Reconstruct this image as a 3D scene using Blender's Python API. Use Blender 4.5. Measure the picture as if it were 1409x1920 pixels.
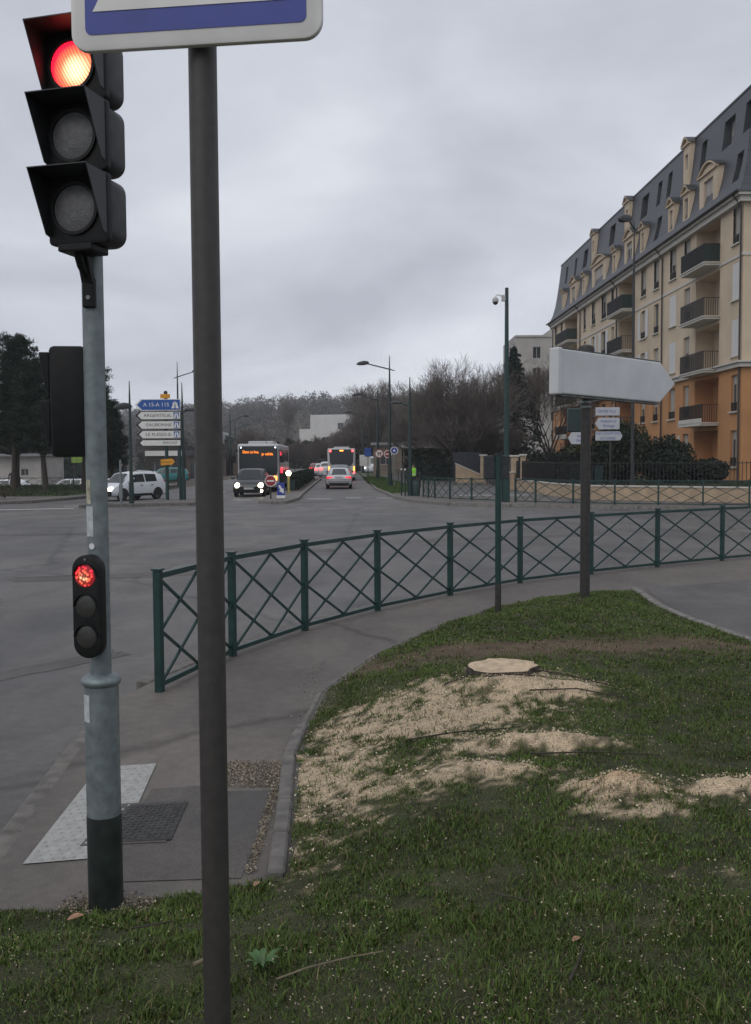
import bpy, bmesh, math, random
import numpy as np
from mathutils import Vector, Matrix
R = math.radians
random.seed(7); rng = np.random.default_rng(11)
for o in list(bpy.data.objects): bpy.data.objects.remove(o)
SC = bpy.context.scene; COL = SC.collection

# ------------------------------------------------------------------ camera
cam = bpy.data.cameras.new('camera'); camo = bpy.data.objects.new('camera', cam); COL.objects.link(camo)
cam.sensor_fit = 'VERTICAL'; cam.sensor_height = 36; cam.lens = 33.75; cam.clip_start = .05; cam.clip_end = 6000
camo.matrix_world = Matrix.Translation((0, 0, 2.0)) @ Matrix.Rotation(R(90-3.18), 4, 'X') @ Matrix.Rotation(-.006, 4, 'Z')
SC.camera = camo
# ------------------------------------------------------------------ sky
SUN_EL, SUN_AZ = R(48), R(215)          # azimuth clockwise from +Y
W = bpy.data.worlds.new('World'); SC.world = W; W.use_nodes = True
nt = W.node_tree; nt.nodes.clear(); N = nt.nodes.new; L = nt.links.new
def vmath(op, a, b=None):
    n = N('ShaderNodeMath'); n.operation = op
    for i, v in enumerate((a, b)):
        if v is None: continue
        if isinstance(v, (int, float)): n.inputs[i].default_value = v
        else: L(v, n.inputs[i])
    return n.outputs[0]
out = N('ShaderNodeOutputWorld'); bg = N('ShaderNodeBackground'); L(bg.outputs[0], out.inputs[0])
sky = N('ShaderNodeTexSky'); sky.sky_type = 'NISHITA'; sky.sun_disc = False; sky.sun_elevation = SUN_EL; sky.sun_rotation = SUN_AZ
tc = N('ShaderNodeTexCoord'); sep = N('ShaderNodeSeparateXYZ'); L(tc.outputs['Generated'], sep.inputs[0])
zc = vmath('ADD', vmath('ABSOLUTE', sep.outputs[2]), .34)
cmb = N('ShaderNodeCombineXYZ'); L(vmath('DIVIDE', sep.outputs[0], zc), cmb.inputs[0]); L(vmath('DIVIDE', sep.outputs[1], zc), cmb.inputs[1])
n1 = N('ShaderNodeTexNoise'); n1.inputs['Scale'].default_value = 1.75; n1.inputs['Detail'].default_value = 7; n1.inputs['Roughness'].default_value = .52; n1.inputs['Distortion'].default_value = .25
mp = N('ShaderNodeMapping'); mp.inputs['Location'].default_value = (3.1, 5.6, 0); mp.inputs['Scale'].default_value = (.85, 1.0, 1); L(cmb.outputs[0], mp.inputs[0]); L(mp.outputs[0], n1.inputs['Vector'])
cr = N('ShaderNodeValToRGB'); L(n1.outputs[0], cr.inputs[0])
e = cr.color_ramp.elements; e[0].position = .33; e[0].color = (.46, .485, .555, 1); e[1].position = .72; e[1].color = (.78, .805, .87, 1)
e2 = cr.color_ramp.elements.new(.5); e2.color = (.595, .625, .70, 1)
mixs = N('ShaderNodeMix'); mixs.data_type = 'RGBA'; mixs.inputs[0].default_value = .97
sc = N('ShaderNodeMix'); sc.data_type = 'RGBA'; sc.blend_type = 'MULTIPLY'; sc.inputs[0].default_value = 1; sc.inputs[7].default_value = (.1, .1, .1, 1)
L(sky.outputs[0], sc.inputs[6]); L(sc.outputs[2], mixs.inputs[6]); L(cr.outputs[0], mixs.inputs[7]); L(mixs.outputs[2], bg.inputs[0])
# overcast thins towards the horizon all the way round
L(vmath('ADD', vmath('MULTIPLY', vmath('POWER', vmath('SUBTRACT', 1.0, vmath('ABSOLUTE', sep.outputs[2])), 7), .30), 1.0), bg.inputs[1])
# ------------------------------------------------------------------ sun behind cloud
sd = bpy.data.lights.new('sun', 'SUN'); sd.energy = 1.1; sd.angle = R(60); sd.color = (1, .97, .92)
so = bpy.data.objects.new('sun', sd); COL.objects.link(so); so.rotation_euler = (R(90)-SUN_EL, 0, -SUN_AZ+math.pi)
SC.view_settings.view_transform = 'Standard'; SC.view_settings.look = 'None'; SC.view_settings.exposure = 0; SC.view_settings.gamma = 1
SC.render.engine = 'CYCLES'; SC.cycles.max_bounces = 6; SC.render.resolution_x = 751; SC.render.resolution_y = 1024

# ------------------------------------------------------------------ materials
def mat(name, col, rough=.6, metal=0, var=.15, scale=6, bump=0, bscale=60, spec=.5, col2=None, detail=4, bdist=.01):
    m = bpy.data.materials.new(name); m.use_nodes = True; t = m.node_tree; p = t.nodes['Principled BSDF']
    p.inputs['Roughness'].default_value = rough; p.inputs['Metallic'].default_value = metal; p.inputs['Specular IOR Level'].default_value = spec
    tcn = t.nodes.new('ShaderNodeTexCoord'); nz = t.nodes.new('ShaderNodeTexNoise'); nz.inputs['Scale'].default_value = scale; nz.inputs['Detail'].default_value = detail
    t.links.new(tcn.outputs['Object'], nz.inputs['Vector'])
    r = t.nodes.new('ShaderNodeValToRGB'); t.links.new(nz.outputs[0], r.inputs[0])
    a = [c*(1-var) for c in col]; b = col2 or [min(1, c*(1+var)) for c in col]
    r.color_ramp.elements[0].position = .3; r.color_ramp.elements[1].position = .7
    r.color_ramp.elements[0].color = (*a[:3], 1); r.color_ramp.elements[1].color = (*b[:3], 1)
    t.links.new(r.outputs[0], p.inputs['Base Color'])
    if bump:
        n2 = t.nodes.new('ShaderNodeTexNoise'); n2.inputs['Scale'].default_value = bscale; n2.inputs['Detail'].default_value = 3; t.links.new(tcn.outputs['Object'], n2.inputs['Vector'])
        bm = t.nodes.new('ShaderNodeBump'); bm.inputs['Strength'].default_value = bump; bm.inputs['Distance'].default_value = bdist; t.links.new(n2.outputs[0], bm.inputs['Height']); t.links.new(bm.outputs[0], p.inputs['Normal'])
    return m
def emit(name, col, s, base=None):
    m = bpy.data.materials.new(name); m.use_nodes = True; p = m.node_tree.nodes['Principled BSDF']
    p.inputs['Base Color'].default_value = (*(base or col), 1); p.inputs['Emission Color'].default_value = (*col, 1); p.inputs['Emission Strength'].default_value = s; p.inputs['Roughness'].default_value = .3
    return m
def attr_mat(name, rough=.8, attr='Col', transl=0, bump=0, bscale=90, bdist=.01, fine=.0, fscale=160):
    m = bpy.data.materials.new(name); m.use_nodes = True; t = m.node_tree; p = t.nodes['Principled BSDF']; p.inputs['Roughness'].default_value = rough
    p.inputs['Specular IOR Level'].default_value = .25
    a = t.nodes.new('ShaderNodeAttribute'); a.attribute_name = attr
    src = a.outputs['Color']
    tcn = t.nodes.new('ShaderNodeTexCoord')
    if fine:
        nz = t.nodes.new('ShaderNodeTexNoise'); nz.inputs['Scale'].default_value = fscale; nz.inputs['Detail'].default_value = 3; t.links.new(tcn.outputs['Object'], nz.inputs['Vector'])
        mr = t.nodes.new('ShaderNodeMapRange'); mr.inputs[1].default_value = .3; mr.inputs[2].default_value = .7; mr.inputs[3].default_value = 1-fine; mr.inputs[4].default_value = 1+fine; t.links.new(nz.outputs[0], mr.inputs[0])
        mx = t.nodes.new('ShaderNodeMix'); mx.data_type = 'RGBA'; mx.blend_type = 'MULTIPLY'; mx.inputs[0].default_value = 1; t.links.new(src, mx.inputs[6]); t.links.new(mr.outputs[0], mx.inputs[7]); src = mx.outputs[2]
    t.links.new(src, p.inputs['Base Color'])
    if transl: 
        p.inputs['Transmission Weight'].default_value = 0
        p.inputs['Subsurface Weight'].default_value = 0
    if bump:
        n2 = t.nodes.new('ShaderNodeTexNoise'); n2.inputs['Scale'].default_value = bscale; n2.inputs['Detail'].default_value = 4; t.links.new(tcn.outputs['Object'], n2.inputs['Vector'])
        bm = t.nodes.new('ShaderNodeBump'); bm.inputs['Strength'].default_value = bump; bm.inputs['Distance'].default_value = bdist; t.links.new(n2.outputs[0], bm.inputs['Height']); t.links.new(bm.outputs[0], p.inputs['Normal'])
    return m
def asphalt(name, c1, c2, patch=(.9, .18), rough=.62, speck=.35):
    """worn asphalt: large patches, streaks, fine aggregate"""
    m = bpy.data.materials.new(name); m.use_nodes = True; t = m.node_tree; p = t.nodes['Principled BSDF']; k = t.links.new
    tcn = t.nodes.new('ShaderNodeTexCoord')
    def noise(s, d=5, scl=None, dist=0, ro=.5):
        n = t.nodes.new('ShaderNodeTexNoise'); n.inputs['Roughness'].default_value = ro; n.inputs['Scale'].default_value = s; n.inputs['Detail'].default_value = d; n.inputs['Distortion'].default_value = dist
        if scl:
            q = t.nodes.new('ShaderNodeMapping'); q.inputs['Scale'].default_value = scl; k(tcn.outputs['Object'], q.inputs[0]); k(q.outputs[0], n.inputs['Vector'])
        else: k(tcn.outputs['Object'], n.inputs['Vector'])
        return n.outputs[0]
    def ramp(v, p0, p1, a, b):
        r = t.nodes.new('ShaderNodeValToRGB'); k(v, r.inputs[0]); r.color_ramp.elements[0].position = p0; r.color_ramp.elements[1].position = p1
        r.color_ramp.elements[0].color = (*a, 1); r.color_ramp.elements[1].color = (*b, 1); return r.outputs[0]
    def mul(a, b):
        x = t.nodes.new('ShaderNodeMix'); x.data_type = 'RGBA'; x.blend_type = 'MULTIPLY'; x.inputs[0].default_value = 1; k(a, x.inputs[6]); k(b, x.inputs[7]); return x.outputs[2]
    base = ramp(noise(patch[0], 10, (1, .5, 1), .5, .68), .34, .66, c1, c2)
    big = ramp(noise(patch[1], 3, None, .8), .35, .65, (.78, .78, .8), (1.15, 1.13, 1.1))
    fine = ramp(noise(190, 2), .3, .72, (1-speck,)*3, (1+speck,)*3)
    mid = ramp(noise(9, 9, None, 0, .75), .34, .66, (.80,)*3, (1.18,)*3)
    vor = t.nodes.new('ShaderNodeTexVoronoi'); vor.feature = 'DISTANCE_TO_EDGE'; vor.inputs['Scale'].default_value = .13
    dn = t.nodes.new('ShaderNodeTexNoise'); dn.inputs['Scale'].default_value = 1.3; dn.inputs['Detail'].default_value = 5; k(tcn.outputs['Object'], dn.inputs['Vector'])
    ad = t.nodes.new('ShaderNodeMix'); ad.data_type = 'VECTOR'; ad.inputs[0].default_value = .35; k(tcn.outputs['Object'], ad.inputs[4]); k(dn.outputs[1], ad.inputs[5]); k(ad.outputs[1], vor.inputs['Vector'])
    crack = ramp(vor.outputs['Distance'], .0015, .006, (.55,)*3, (1, 1, 1))
    k(mul(mul(mul(mul(base, big), fine), mid), crack), p.inputs['Base Color'])
    rr = t.nodes.new('ShaderNodeMapRange'); rr.inputs[3].default_value = rough-.14; rr.inputs[4].default_value = rough+.14; k(noise(.6, 4), rr.inputs[0]); k(rr.outputs[0], p.inputs['Roughness'])
    bm = t.nodes.new('ShaderNodeBump'); bm.inputs['Strength'].default_value = .5; bm.inputs['Distance'].default_value = .004; k(noise(150, 2), bm.inputs['Height']); k(bm.outputs[0], p.inputs['Normal'])
    return m
M = {}
M['road'] = asphalt('road_asphalt', (.066, .0625, .060), (.126, .120, .113))
M['pave'] = asphalt('pavement_asphalt', (.098, .086, .078), (.138, .122, .108), (1.1, .35), .75, .45)
M['patch'] = asphalt('asphalt_patch', (.070, .063, .058), (.098, .088, .080), (1.5, .5), .75, .5)
M['kerb'] = mat('kerb_stone', (.17, .16, .145), .85, var=.3, scale=9, bump=.4, bscale=80)
M['kerbd'] = mat('kerb_dark', (.13, .12, .108), .85, var=.35, scale=9, bump=.4, bscale=80)
M['white'] = mat('road_paint', (.42, .42, .41), .7, var=.4, scale=5)
M['grassg'] = mat('verge_grass', (.035, .06, .018), .95, var=.5, scale=3, bump=.8, bscale=40, bdist=.05, col2=(.06, .085, .03))
M['dry'] = mat('dry_grass', (.22, .15, .07), .95, var=.5, scale=4, bump=.8, bscale=40)
M['soil'] = mat('soil', (.06, .05, .035), .95, var=.4, scale=2, bump=.5, bscale=20, bdist=.05)
M['green'] = mat('green_paint', (.005, .032, .028), .42, var=.3, scale=8, bump=.05, bscale=200)
M['greend'] = mat('dark_green_paint', (.008, .026, .024), .45, var=.25, scale=8)
M['galv'] = mat('galvanised_steel', (.17, .20, .205), .5, .35, var=.22, scale=22, bump=.05, bscale=120)
M['blackp'] = mat('black_plastic', (.009, .0095, .0095), .5, var=.3, scale=20, spec=.22)
M['greyp'] = mat('weathered_plastic', (.034, .036, .039), .5, var=.3, scale=18, spec=.35)
M['tar'] = mat('black_paint', (.009, .012, .011), .5, var=.6, scale=14, col2=(.02, .03, .026))
M['postbrown'] = mat('brown_post', (.040, .036, .033), .5, var=.2, scale=30, bump=.04, bscale=300)
M['postdark'] = mat('dark_rusty_post', (.028, .025, .023), .6, var=.35, scale=16, bump=.15, bscale=120)
M['signback'] = mat('sign_back', (.52, .535, .54), .55, var=.1, scale=2.2, col2=(.57, .58, .585))
M['dirt'] = mat('grime', (.10, .105, .10), .8, var=.5, scale=12)
M['signwhite'] = mat('sign_white', (.64, .63, .60), .4, var=.08, scale=8)
M['signblue'] = mat('sign_blue', (.018, .036, .25), .4, var=.1, scale=8)
M['signblue2'] = mat('motorway_blue', (.012, .075, .30), .4, var=.08, scale=8)
M['signred'] = mat('sign_red', (.26, .012, .016), .4, var=.1)
M['orange'] = mat('sign_yellow', (.62, .27, .012), .45, var=.1)
M['ink'] = mat('sign_ink', (.012, .012, .014), .5)
M['stickw'] = mat('sticker', (.40, .43, .44), .6, var=.2, scale=30)
M['sticky'] = mat('peeled_sticker', (.33, .32, .24), .7, var=.4, scale=40)
M['stickd'] = mat('white_dot', (.62, .63, .62), .6, var=.05)
M['tactile'] = mat('tactile_white', (.31, .31, .295), .75, var=.18, scale=18, bump=.3, bscale=120)
M['iron'] = mat('cast_iron', (.045, .043, .042), .65, .3, var=.4, scale=20, bump=.5, bscale=90)
M['stalk'] = mat('dry_stalk', (.16, .13, .085), .8, var=.3, scale=30)
M['panelw'] = mat('dull_sign_white', (.44, .45, .48), .5, var=.08, scale=5)
M['wood'] = mat('cut_wood', (.47, .36, .24), .8, var=.25, scale=16, bump=.2, bscale=70)
M['bark'] = mat('bark', (.045, .036, .028), .95, var=.5, scale=14, bump=.9, bscale=30, bdist=.03)
M['twig'] = mat('twigs', (.135, .116, .104), .9, var=.3, scale=1)
M['twigr'] = mat('reddish_twigs', (.118, .096, .084), .9, var=.3, scale=1)
M['needle'] = attr_mat('needles', .8)
M['leaf'] = attr_mat('leaves', .6)
M['grass'] = attr_mat('grass_blades', .55)
M['lawn'] = attr_mat('lawn_soil', .95, bump=.9, bscale=70, bdist=.02, fine=.45, fscale=120)
M['chip'] = attr_mat('wood_chips', .85)
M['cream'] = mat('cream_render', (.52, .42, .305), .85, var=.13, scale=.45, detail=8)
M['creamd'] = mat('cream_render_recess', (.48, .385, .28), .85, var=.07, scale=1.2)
M['oran'] = mat('orange_render', (.42, .205, .085), .85, var=.15, scale=.45, detail=8)
M['trim'] = mat('white_trim', (.50, .475, .43), .75, var=.08, scale=3)
M['slate'] = mat('slate', (.042, .046, .056), .55, var=.2, scale=3)
M['zinc'] = mat('zinc', (.045, .047, .053), .5, .3, var=.15)
M['shutter'] = mat('white_shutter', (.55, .54, .53), .6, var=.06)
M['glass'] = mat('window_glass', (.03, .034, .038), .12, var=.3, scale=.5)
M['blind'] = mat('roller_blind', (.36, .33, .29), .7, var=.08)
M['frame'] = mat('window_frame', (.34, .33, .31), .6, var=.05)
M['rail'] = mat('black_railing', (.012, .012, .013), .5)
M['screen'] = mat('green_screen', (.010, .030, .025), .7, var=.3, scale=20)
M['conc'] = mat('grey_render', (.37, .35, .325), .9, var=.14, scale=.6)
M['whiteb'] = mat('white_render', (.55, .54, .52), .85, var=.08, scale=.3)
M['rooft'] = mat('grey_roof', (.20, .20, .21), .8, var=.15, scale=1.5)
M['wallc'] = mat('cream_wall', (.37, .28, .19), .9, var=.2, scale=2)
M['navy'] = mat('navy_gate', (.012, .016, .026), .5)
M['rubber'] = mat('rubber', (.012, .012, .012), .8)
M['rim'] = mat('alloy_rim', (.22, .22, .23), .35, .7)
M['carglass'] = mat('car_glass', (.025, .030, .032), .08, var=.1)
M['silver'] = mat('silver_paint', (.50, .51, .53), .3, .1, var=.04)
M['whitec'] = mat('white_paint', (.62, .64, .67), .3, var=.04)
M['darkc'] = mat('charcoal_paint', (.045, .048, .050), .25, .3, var=.05)
M['greyc'] = mat('grey_paint', (.12, .125, .13), .3, .3, var=.05)
M['redc'] = mat('red_paint', (.22, .02, .02), .3, var=.05)
M['buswhite'] = mat('bus_body', (.43, .43, .44), .35, var=.04)
M['busdark'] = mat('bus_dark', (.018, .022, .025), .15, var=.1)
M['plate'] = mat('number_plate', (.42, .42, .40), .5)
M['head'] = emit('headlight_on', (1, .86, .66), 9)
M['headd'] = emit('headlight_dim', (1, .9, .78), 3.5)
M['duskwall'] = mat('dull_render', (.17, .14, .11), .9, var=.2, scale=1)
M['taild'] = mat('unlit_tail_light', (.20, .012, .014), .25)
M['tail'] = emit('tail_light', (1, .03, .05), 1.1, (.4, .01, .02))
M['tailb'] = emit('brake_light', (1, .05, .05), 7)
M['amber'] = emit('amber_light', (1, .33, .05), 3.5)
M['led'] = emit('orange_led', (1, .24, .015), 2.2)
M['redled'] = emit('red_led', (1, .03, .07), 2.4)
M['markw'] = emit('marker_light', (.8, .9, 1), 2.2)
M['skin'] = mat('skin', (.34, .20, .14), .6, var=.05)
M['hivis'] = mat('hivis', (.32, .75, .05), .7, var=.1)
M['navyc'] = mat('navy_cloth', (.015, .02, .035), .9)
M['blackc'] = mat('black_cloth', (.012, .012, .013), .9)
M['yellowp'] = mat('yellow_post', (.36, .30, .10), .6)
M['cctv'] = mat('cctv_white', (.45, .44, .43), .4)
M['teal'] = mat('teal_body', (.02, .16, .16), .4)

# ------------------------------------------------------------------ mesh helpers
class MB:
    def __init__(s): s.v = []; s.f = []; s.smooth = False
    def add(s, vs, fs):
        o = len(s.v); s.v += [tuple(map(float, p)) for p in vs]; s.f += [tuple(i+o for i in f) for f in fs]; return s
    def box(s, c, d, rz=0, rx=0, ry=0):
        m = Matrix.Rotation(rz, 3, 'Z') @ Matrix.Rotation(ry, 3, 'Y') @ Matrix.Rotation(rx, 3, 'X'); c = Vector(c)
        vs = [c + m @ Vector((sx*d[0]/2, sy*d[1]/2, sz*d[2]/2)) for sz in (-1, 1) for sy in (-1, 1) for sx in (-1, 1)]
        return s.add(vs, [(0,2,3,1),(4,5,7,6),(0,1,5,4),(2,6,7,3),(0,4,6,2),(1,3,7,5)])
    def bar(s, a, b, w, h, up=(0, 0, 1)):
        a = Vector(a); b = Vector(b); d = (b-a).normalized(); u = Vector(up); x = d.cross(u)
        if x.length < 1e-4: x = d.cross(Vector((1, 0, 0)))
        x.normalize(); y = x.cross(d).normalized()
        vs = [p + x*(i*w/2) + y*(j*h/2) for p in (a, b) for i, j in ((-1,-1),(1,-1),(1,1),(-1,1))]
        return s.add(vs, [(0,3,2,1),(4,5,6,7),(0,1,5,4),(1,2,6,5),(2,3,7,6),(3,0,4,7)])
    def tube(s, pts, rad, n=10, caps=True):
        pts = [Vector(p) for p in pts]; rad = rad if hasattr(rad, '__len__') else [rad]*len(pts); rings = []
        ref = None
        for i, p in enumerate(pts):
            d = (pts[min(i+1, len(pts)-1)] - pts[max(i-1, 0)]).normalized()
            if ref is None: ref = Vector((1, 0, 0)) if abs(d.x) < .9 else Vector((0, 1, 0))
            x = (ref - d*ref.dot(d)).normalized(); y = d.cross(x); ref = x
            rings += [p + (x*math.cos(2*math.pi*k/n) + y*math.sin(2*math.pi*k/n))*rad[i] for k in range(n)]
        fs = [(i*n+k, i*n+(k+1) % n, (i+1)*n+(k+1) % n, (i+1)*n+k) for i in range(len(pts)-1) for k in range(n)]
        if caps: fs += [tuple(range(n))[::-1], tuple((len(pts)-1)*n+k for k in range(n))]
        return s.add(rings, fs)
    def prism(s, poly, d0, d1, f):
        """poly of 2-D points, swept from d0 to d1 ; f(a,b,d) -> 3-D"""
        n = len(poly); vs = [f(a, b, d0) for a, b in poly] + [f(a, b, d1) for a, b in poly]
        return s.add(vs, [tuple(range(n))[::-1], tuple(range(n, 2*n))] + [(i, (i+1) % n, n+(i+1) % n, n+i) for i in range(n)])
    def build(s, name, m, parent=None, smooth=False, bevel=0, seg=2, loc=None, rz=None):
        me = bpy.data.meshes.new(name); me.from_pydata(s.v, [], s.f)
        bm = bmesh.new(); bm.from_mesh(me)
        bmesh.ops.recalc_face_normals(bm, faces=bm.faces)
        if bevel: bmesh.ops.bevel(bm, geom=[e for e in bm.edges if e.calc_face_angle(0) > .5], offset=bevel, segments=seg, profile=.5, affect='EDGES')
        bm.to_mesh(me); bm.free()
        if smooth:
            me.polygons.foreach_set('use_smooth', [True]*len(me.polygons)); me.set_sharp_from_angle(angle=R(40))
        me.materials.append(M[m] if isinstance(m, str) else m)
        o = bpy.data.objects.new(name, me); COL.objects.link(o)
        if parent: o.parent = parent
        if loc: o.location = loc
        if rz is not None: o.rotation_euler.z = rz
        return o
def tag(o, label=None, cat=None, group=None, kind=None):
    for k, v in (('label', label), ('category', cat), ('group', group), ('kind', kind)):
        if v: o[k] = v
    return o
def thing(name, label, cat, loc=(0, 0, 0), rz=0, group=None):
    o = bpy.data.objects.new(name, None); COL.objects.link(o); o.location = loc; o.rotation_euler.z = rz; o.empty_display_size = .2
    return tag(o, label, cat, group)
def copy_tree(o, parent=None, loc=None, rz=None, label=None):
    c = o.copy(); COL.objects.link(c); c.parent = parent
    if loc is not None: c.location = loc
    if rz is not None: c.rotation_euler.z = rz
    if label: c['label'] = label
    for ch in list(o.children): copy_tree(ch, c)
    return c
def npmesh(name, v, faces_flat, nper, m, parent=None, colors=None, kind=None, smooth=False):
    """fast mesh: v Nx3, faces_flat array of indices, nper = loops per face"""
    me = bpy.data.meshes.new(name); nf = len(faces_flat)//nper
    me.vertices.add(len(v)); me.vertices.foreach_set('co', np.asarray(v, np.float32).ravel())
    me.loops.add(len(faces_flat)); me.loops.foreach_set('vertex_index', np.asarray(faces_flat, np.int32))
    me.polygons.add(nf); me.polygons.foreach_set('loop_start', np.arange(nf, dtype=np.int32)*nper)
    if smooth: me.polygons.foreach_set('use_smooth', np.ones(nf, bool))
    me.update(calc_edges=True); me.validate()
    if colors is not None:
        a = me.color_attributes.new('Col', 'FLOAT_COLOR', 'POINT'); c = np.ones((len(v), 4), np.float32); c[:, :3] = colors; a.data.foreach_set('color', c.ravel())
    me.materials.append(M[m] if isinstance(m, str) else m)
    o = bpy.data.objects.new(name, me); COL.objects.link(o)
    if parent: o.parent = parent
    if kind: o['kind'] = kind
    return o
def sheet(name, poly, z0, z1, m, parent=None, kind=None):
    b = MB(); b.prism(poly, z0, z1, lambda a, c, d: (a, c, d)); o = b.build(name, m, parent)
    if kind: o['kind'] = kind
    return o
def flat(name, poly, z, m, parent=None, kind=None):
    b = MB(); b.add([(x, y, z) for x, y in poly], [tuple(range(len(poly)))]); o = b.build(name, m, parent)
    if o.data.polygons[0].normal.z < 0: o.data.flip_normals()
    if kind: o['kind'] = kind
    return o
def text(s, size, m, parent, loc, rot, name='lettering', align='CENTER', sx=1.0, ext=.0):
    c = bpy.data.curves.new(name, 'FONT'); c.body = s; c.size = size; c.align_x = align; c.align_y = 'CENTER'; c.extrude = ext; c.resolution_u = 3
    t = bpy.data.objects.new('t', c); COL.objects.link(t); dg = bpy.context.evaluated_depsgraph_get()
    me = bpy.data.meshes.new_from_object(t.evaluated_get(dg)); bpy.data.objects.remove(t)
    me.materials.clear(); me.materials.append(M[m]); me.name = name
    o = bpy.data.objects.new(name, me); COL.objects.link(o); o.parent = parent; o.location = loc; o.rotation_euler = rot; o.scale = (sx, 1, 1)
    return o
def pip(poly, x, y):
    ins = np.zeros(x.shape, bool); n = len(poly)
    for i in range(n):
        x1, y1 = poly[i]; x2, y2 = poly[(i+1) % n]
        if y1 == y2: continue
        c = ((y1 > y) != (y2 > y)) & (x < (x2-x1)*(y-y1)/(y2-y1)+x1); ins ^= c
    return ins
def dist(poly, x, y, closed=True):
    d = np.full(x.shape, 1e9); n = len(poly)
    for i in range(n if closed else n-1):
        a = np.array(poly[i]); b = np.array(poly[(i+1) % n]); ab = b-a; t = np.clip(((x-a[0])*ab[0]+(y-a[1])*ab[1])/max(ab@ab, 1e-9), 0, 1)
        d = np.minimum(d, np.hypot(x-a[0]-t*ab[0], y-a[1]-t*ab[1]))
    return d
def sm(t): t = np.clip(t, 0, 1); return t*t*(3-2*t)
def vnoise(x, y, s, seed=0):
    """value noise in numpy"""
    x = x/s+seed*17.3; y = y/s+seed*9.1; xi = np.floor(x).astype(int); yi = np.floor(y).astype(int); fx = sm(x-xi); fy = sm(y-yi)
    def h(a, b): q = np.sin(a*127.1+b*311.7+seed*74.7)*43758.5453; return q-np.floor(q)
    return (h(xi, yi)*(1-fx)+h(xi+1, yi)*fx)*(1-fy)+(h(xi, yi+1)*(1-fx)+h(xi+1, yi+1)*fx)*fy
def fbm(x, y, s, seed=0): return sum(vnoise(x, y, s/2**k, seed+k)*.5**k for k in range(4))/1.875
def leafcloud(name, pts, size, cols, m, parent=None, kind=None, aspect=.6, flatz=1.0):
    """random oriented quads at pts"""
    n = len(pts); a = rng.normal(size=(n, 3)); a[:, 2] *= flatz; a /= np.linalg.norm(a, axis=1)[:, None]
    b = rng.normal(size=(n, 3)); b -= a*(a*b).sum(1)[:, None]; b /= np.linalg.norm(b, axis=1)[:, None]
    s = (size*rng.uniform(.6, 1.4, n))[:, None] if np.isscalar(size) else size[:, None]
    v = np.stack([pts-a*s, pts+b*s*aspect, pts+a*s, pts-b*s*aspect], 1).reshape(-1, 3)
    return npmesh(name, v, np.arange(4*n), 4, m, parent, np.repeat(cols, 4, 0), kind)
def segs_mesh(name, segs, m, parent, n=3):
    A = np.array([q[0] for q in segs]); B = np.array([q[1] for q in segs]); ra = np.array([q[2] for q in segs]); rb = np.array([q[3] for q in segs])
    d = B-A; d /= np.linalg.norm(d, axis=1)[:, None]+1e-9; ref = np.where(np.abs(d[:, 2:3]) < .9, np.array([[0, 0, 1.]]), np.array([[1., 0, 0]]))
    x = np.cross(d, ref); x /= np.linalg.norm(x, axis=1)[:, None]; y = np.cross(d, x)
    v = np.zeros((len(A), 2*n, 3))
    for k in range(n):
        c, s = math.cos(2*math.pi*k/n), math.sin(2*math.pi*k/n)
        v[:, k] = A+(x*c+y*s)*ra[:, None]; v[:, n+k] = B+(x*c+y*s)*rb[:, None]
    f = np.array([(k, (k+1) % n, n+(k+1) % n, n+k) for k in range(n)]).ravel()
    fl = (np.arange(len(A))[:, None]*2*n + f[None]).ravel()
    return npmesh(name, v.reshape(-1, 3), fl, 4, m, parent, smooth=n > 3)
# ================================================================== setting
def ground_z(x, y):
    return -.07 - 1.25*sm((-x-17)/14)*sm((y-52)/25)
gx = np.concatenate([np.linspace(-1000, -150, 12), np.linspace(-140, 100, 61), np.linspace(150, 1000, 12)])
gy = np.concatenate([np.linspace(-300, -40, 6), np.linspace(-30, 200, 60), np.linspace(240, 1200, 16)])
X, Y = np.meshgrid(gx, gy); Z = ground_z(X, Y); nx = len(gx)
ii = (np.arange(len(gy)-1)[:, None]*nx+np.arange(nx-1)[None]).ravel()
npmesh('ground', np.stack([X, Y, Z], -1).reshape(-1, 3), np.stack([ii, ii+1, ii+nx+1, ii+nx], 1).ravel(), 4, 'soil', kind='structure', smooth=True)
HD = -.031                               # heading of the main road
def rx(x, y, y0=50): return x + HD*(y-y0)
flat('road', [(-70, -25), (70, -25), (70, 46), (1.8, 48), (rx(3, 60), 60), (rx(3, 420), 420), (rx(-13, 420), 420), (-13.5, 60), (-15.5, 48), (-70, 46)], 0, 'road', kind='structure')
flat('car_park', [(-75, 84), (-24, 84), (-24, 150), (-75, 150)], -1.30, 'road', kind='structure')
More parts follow.
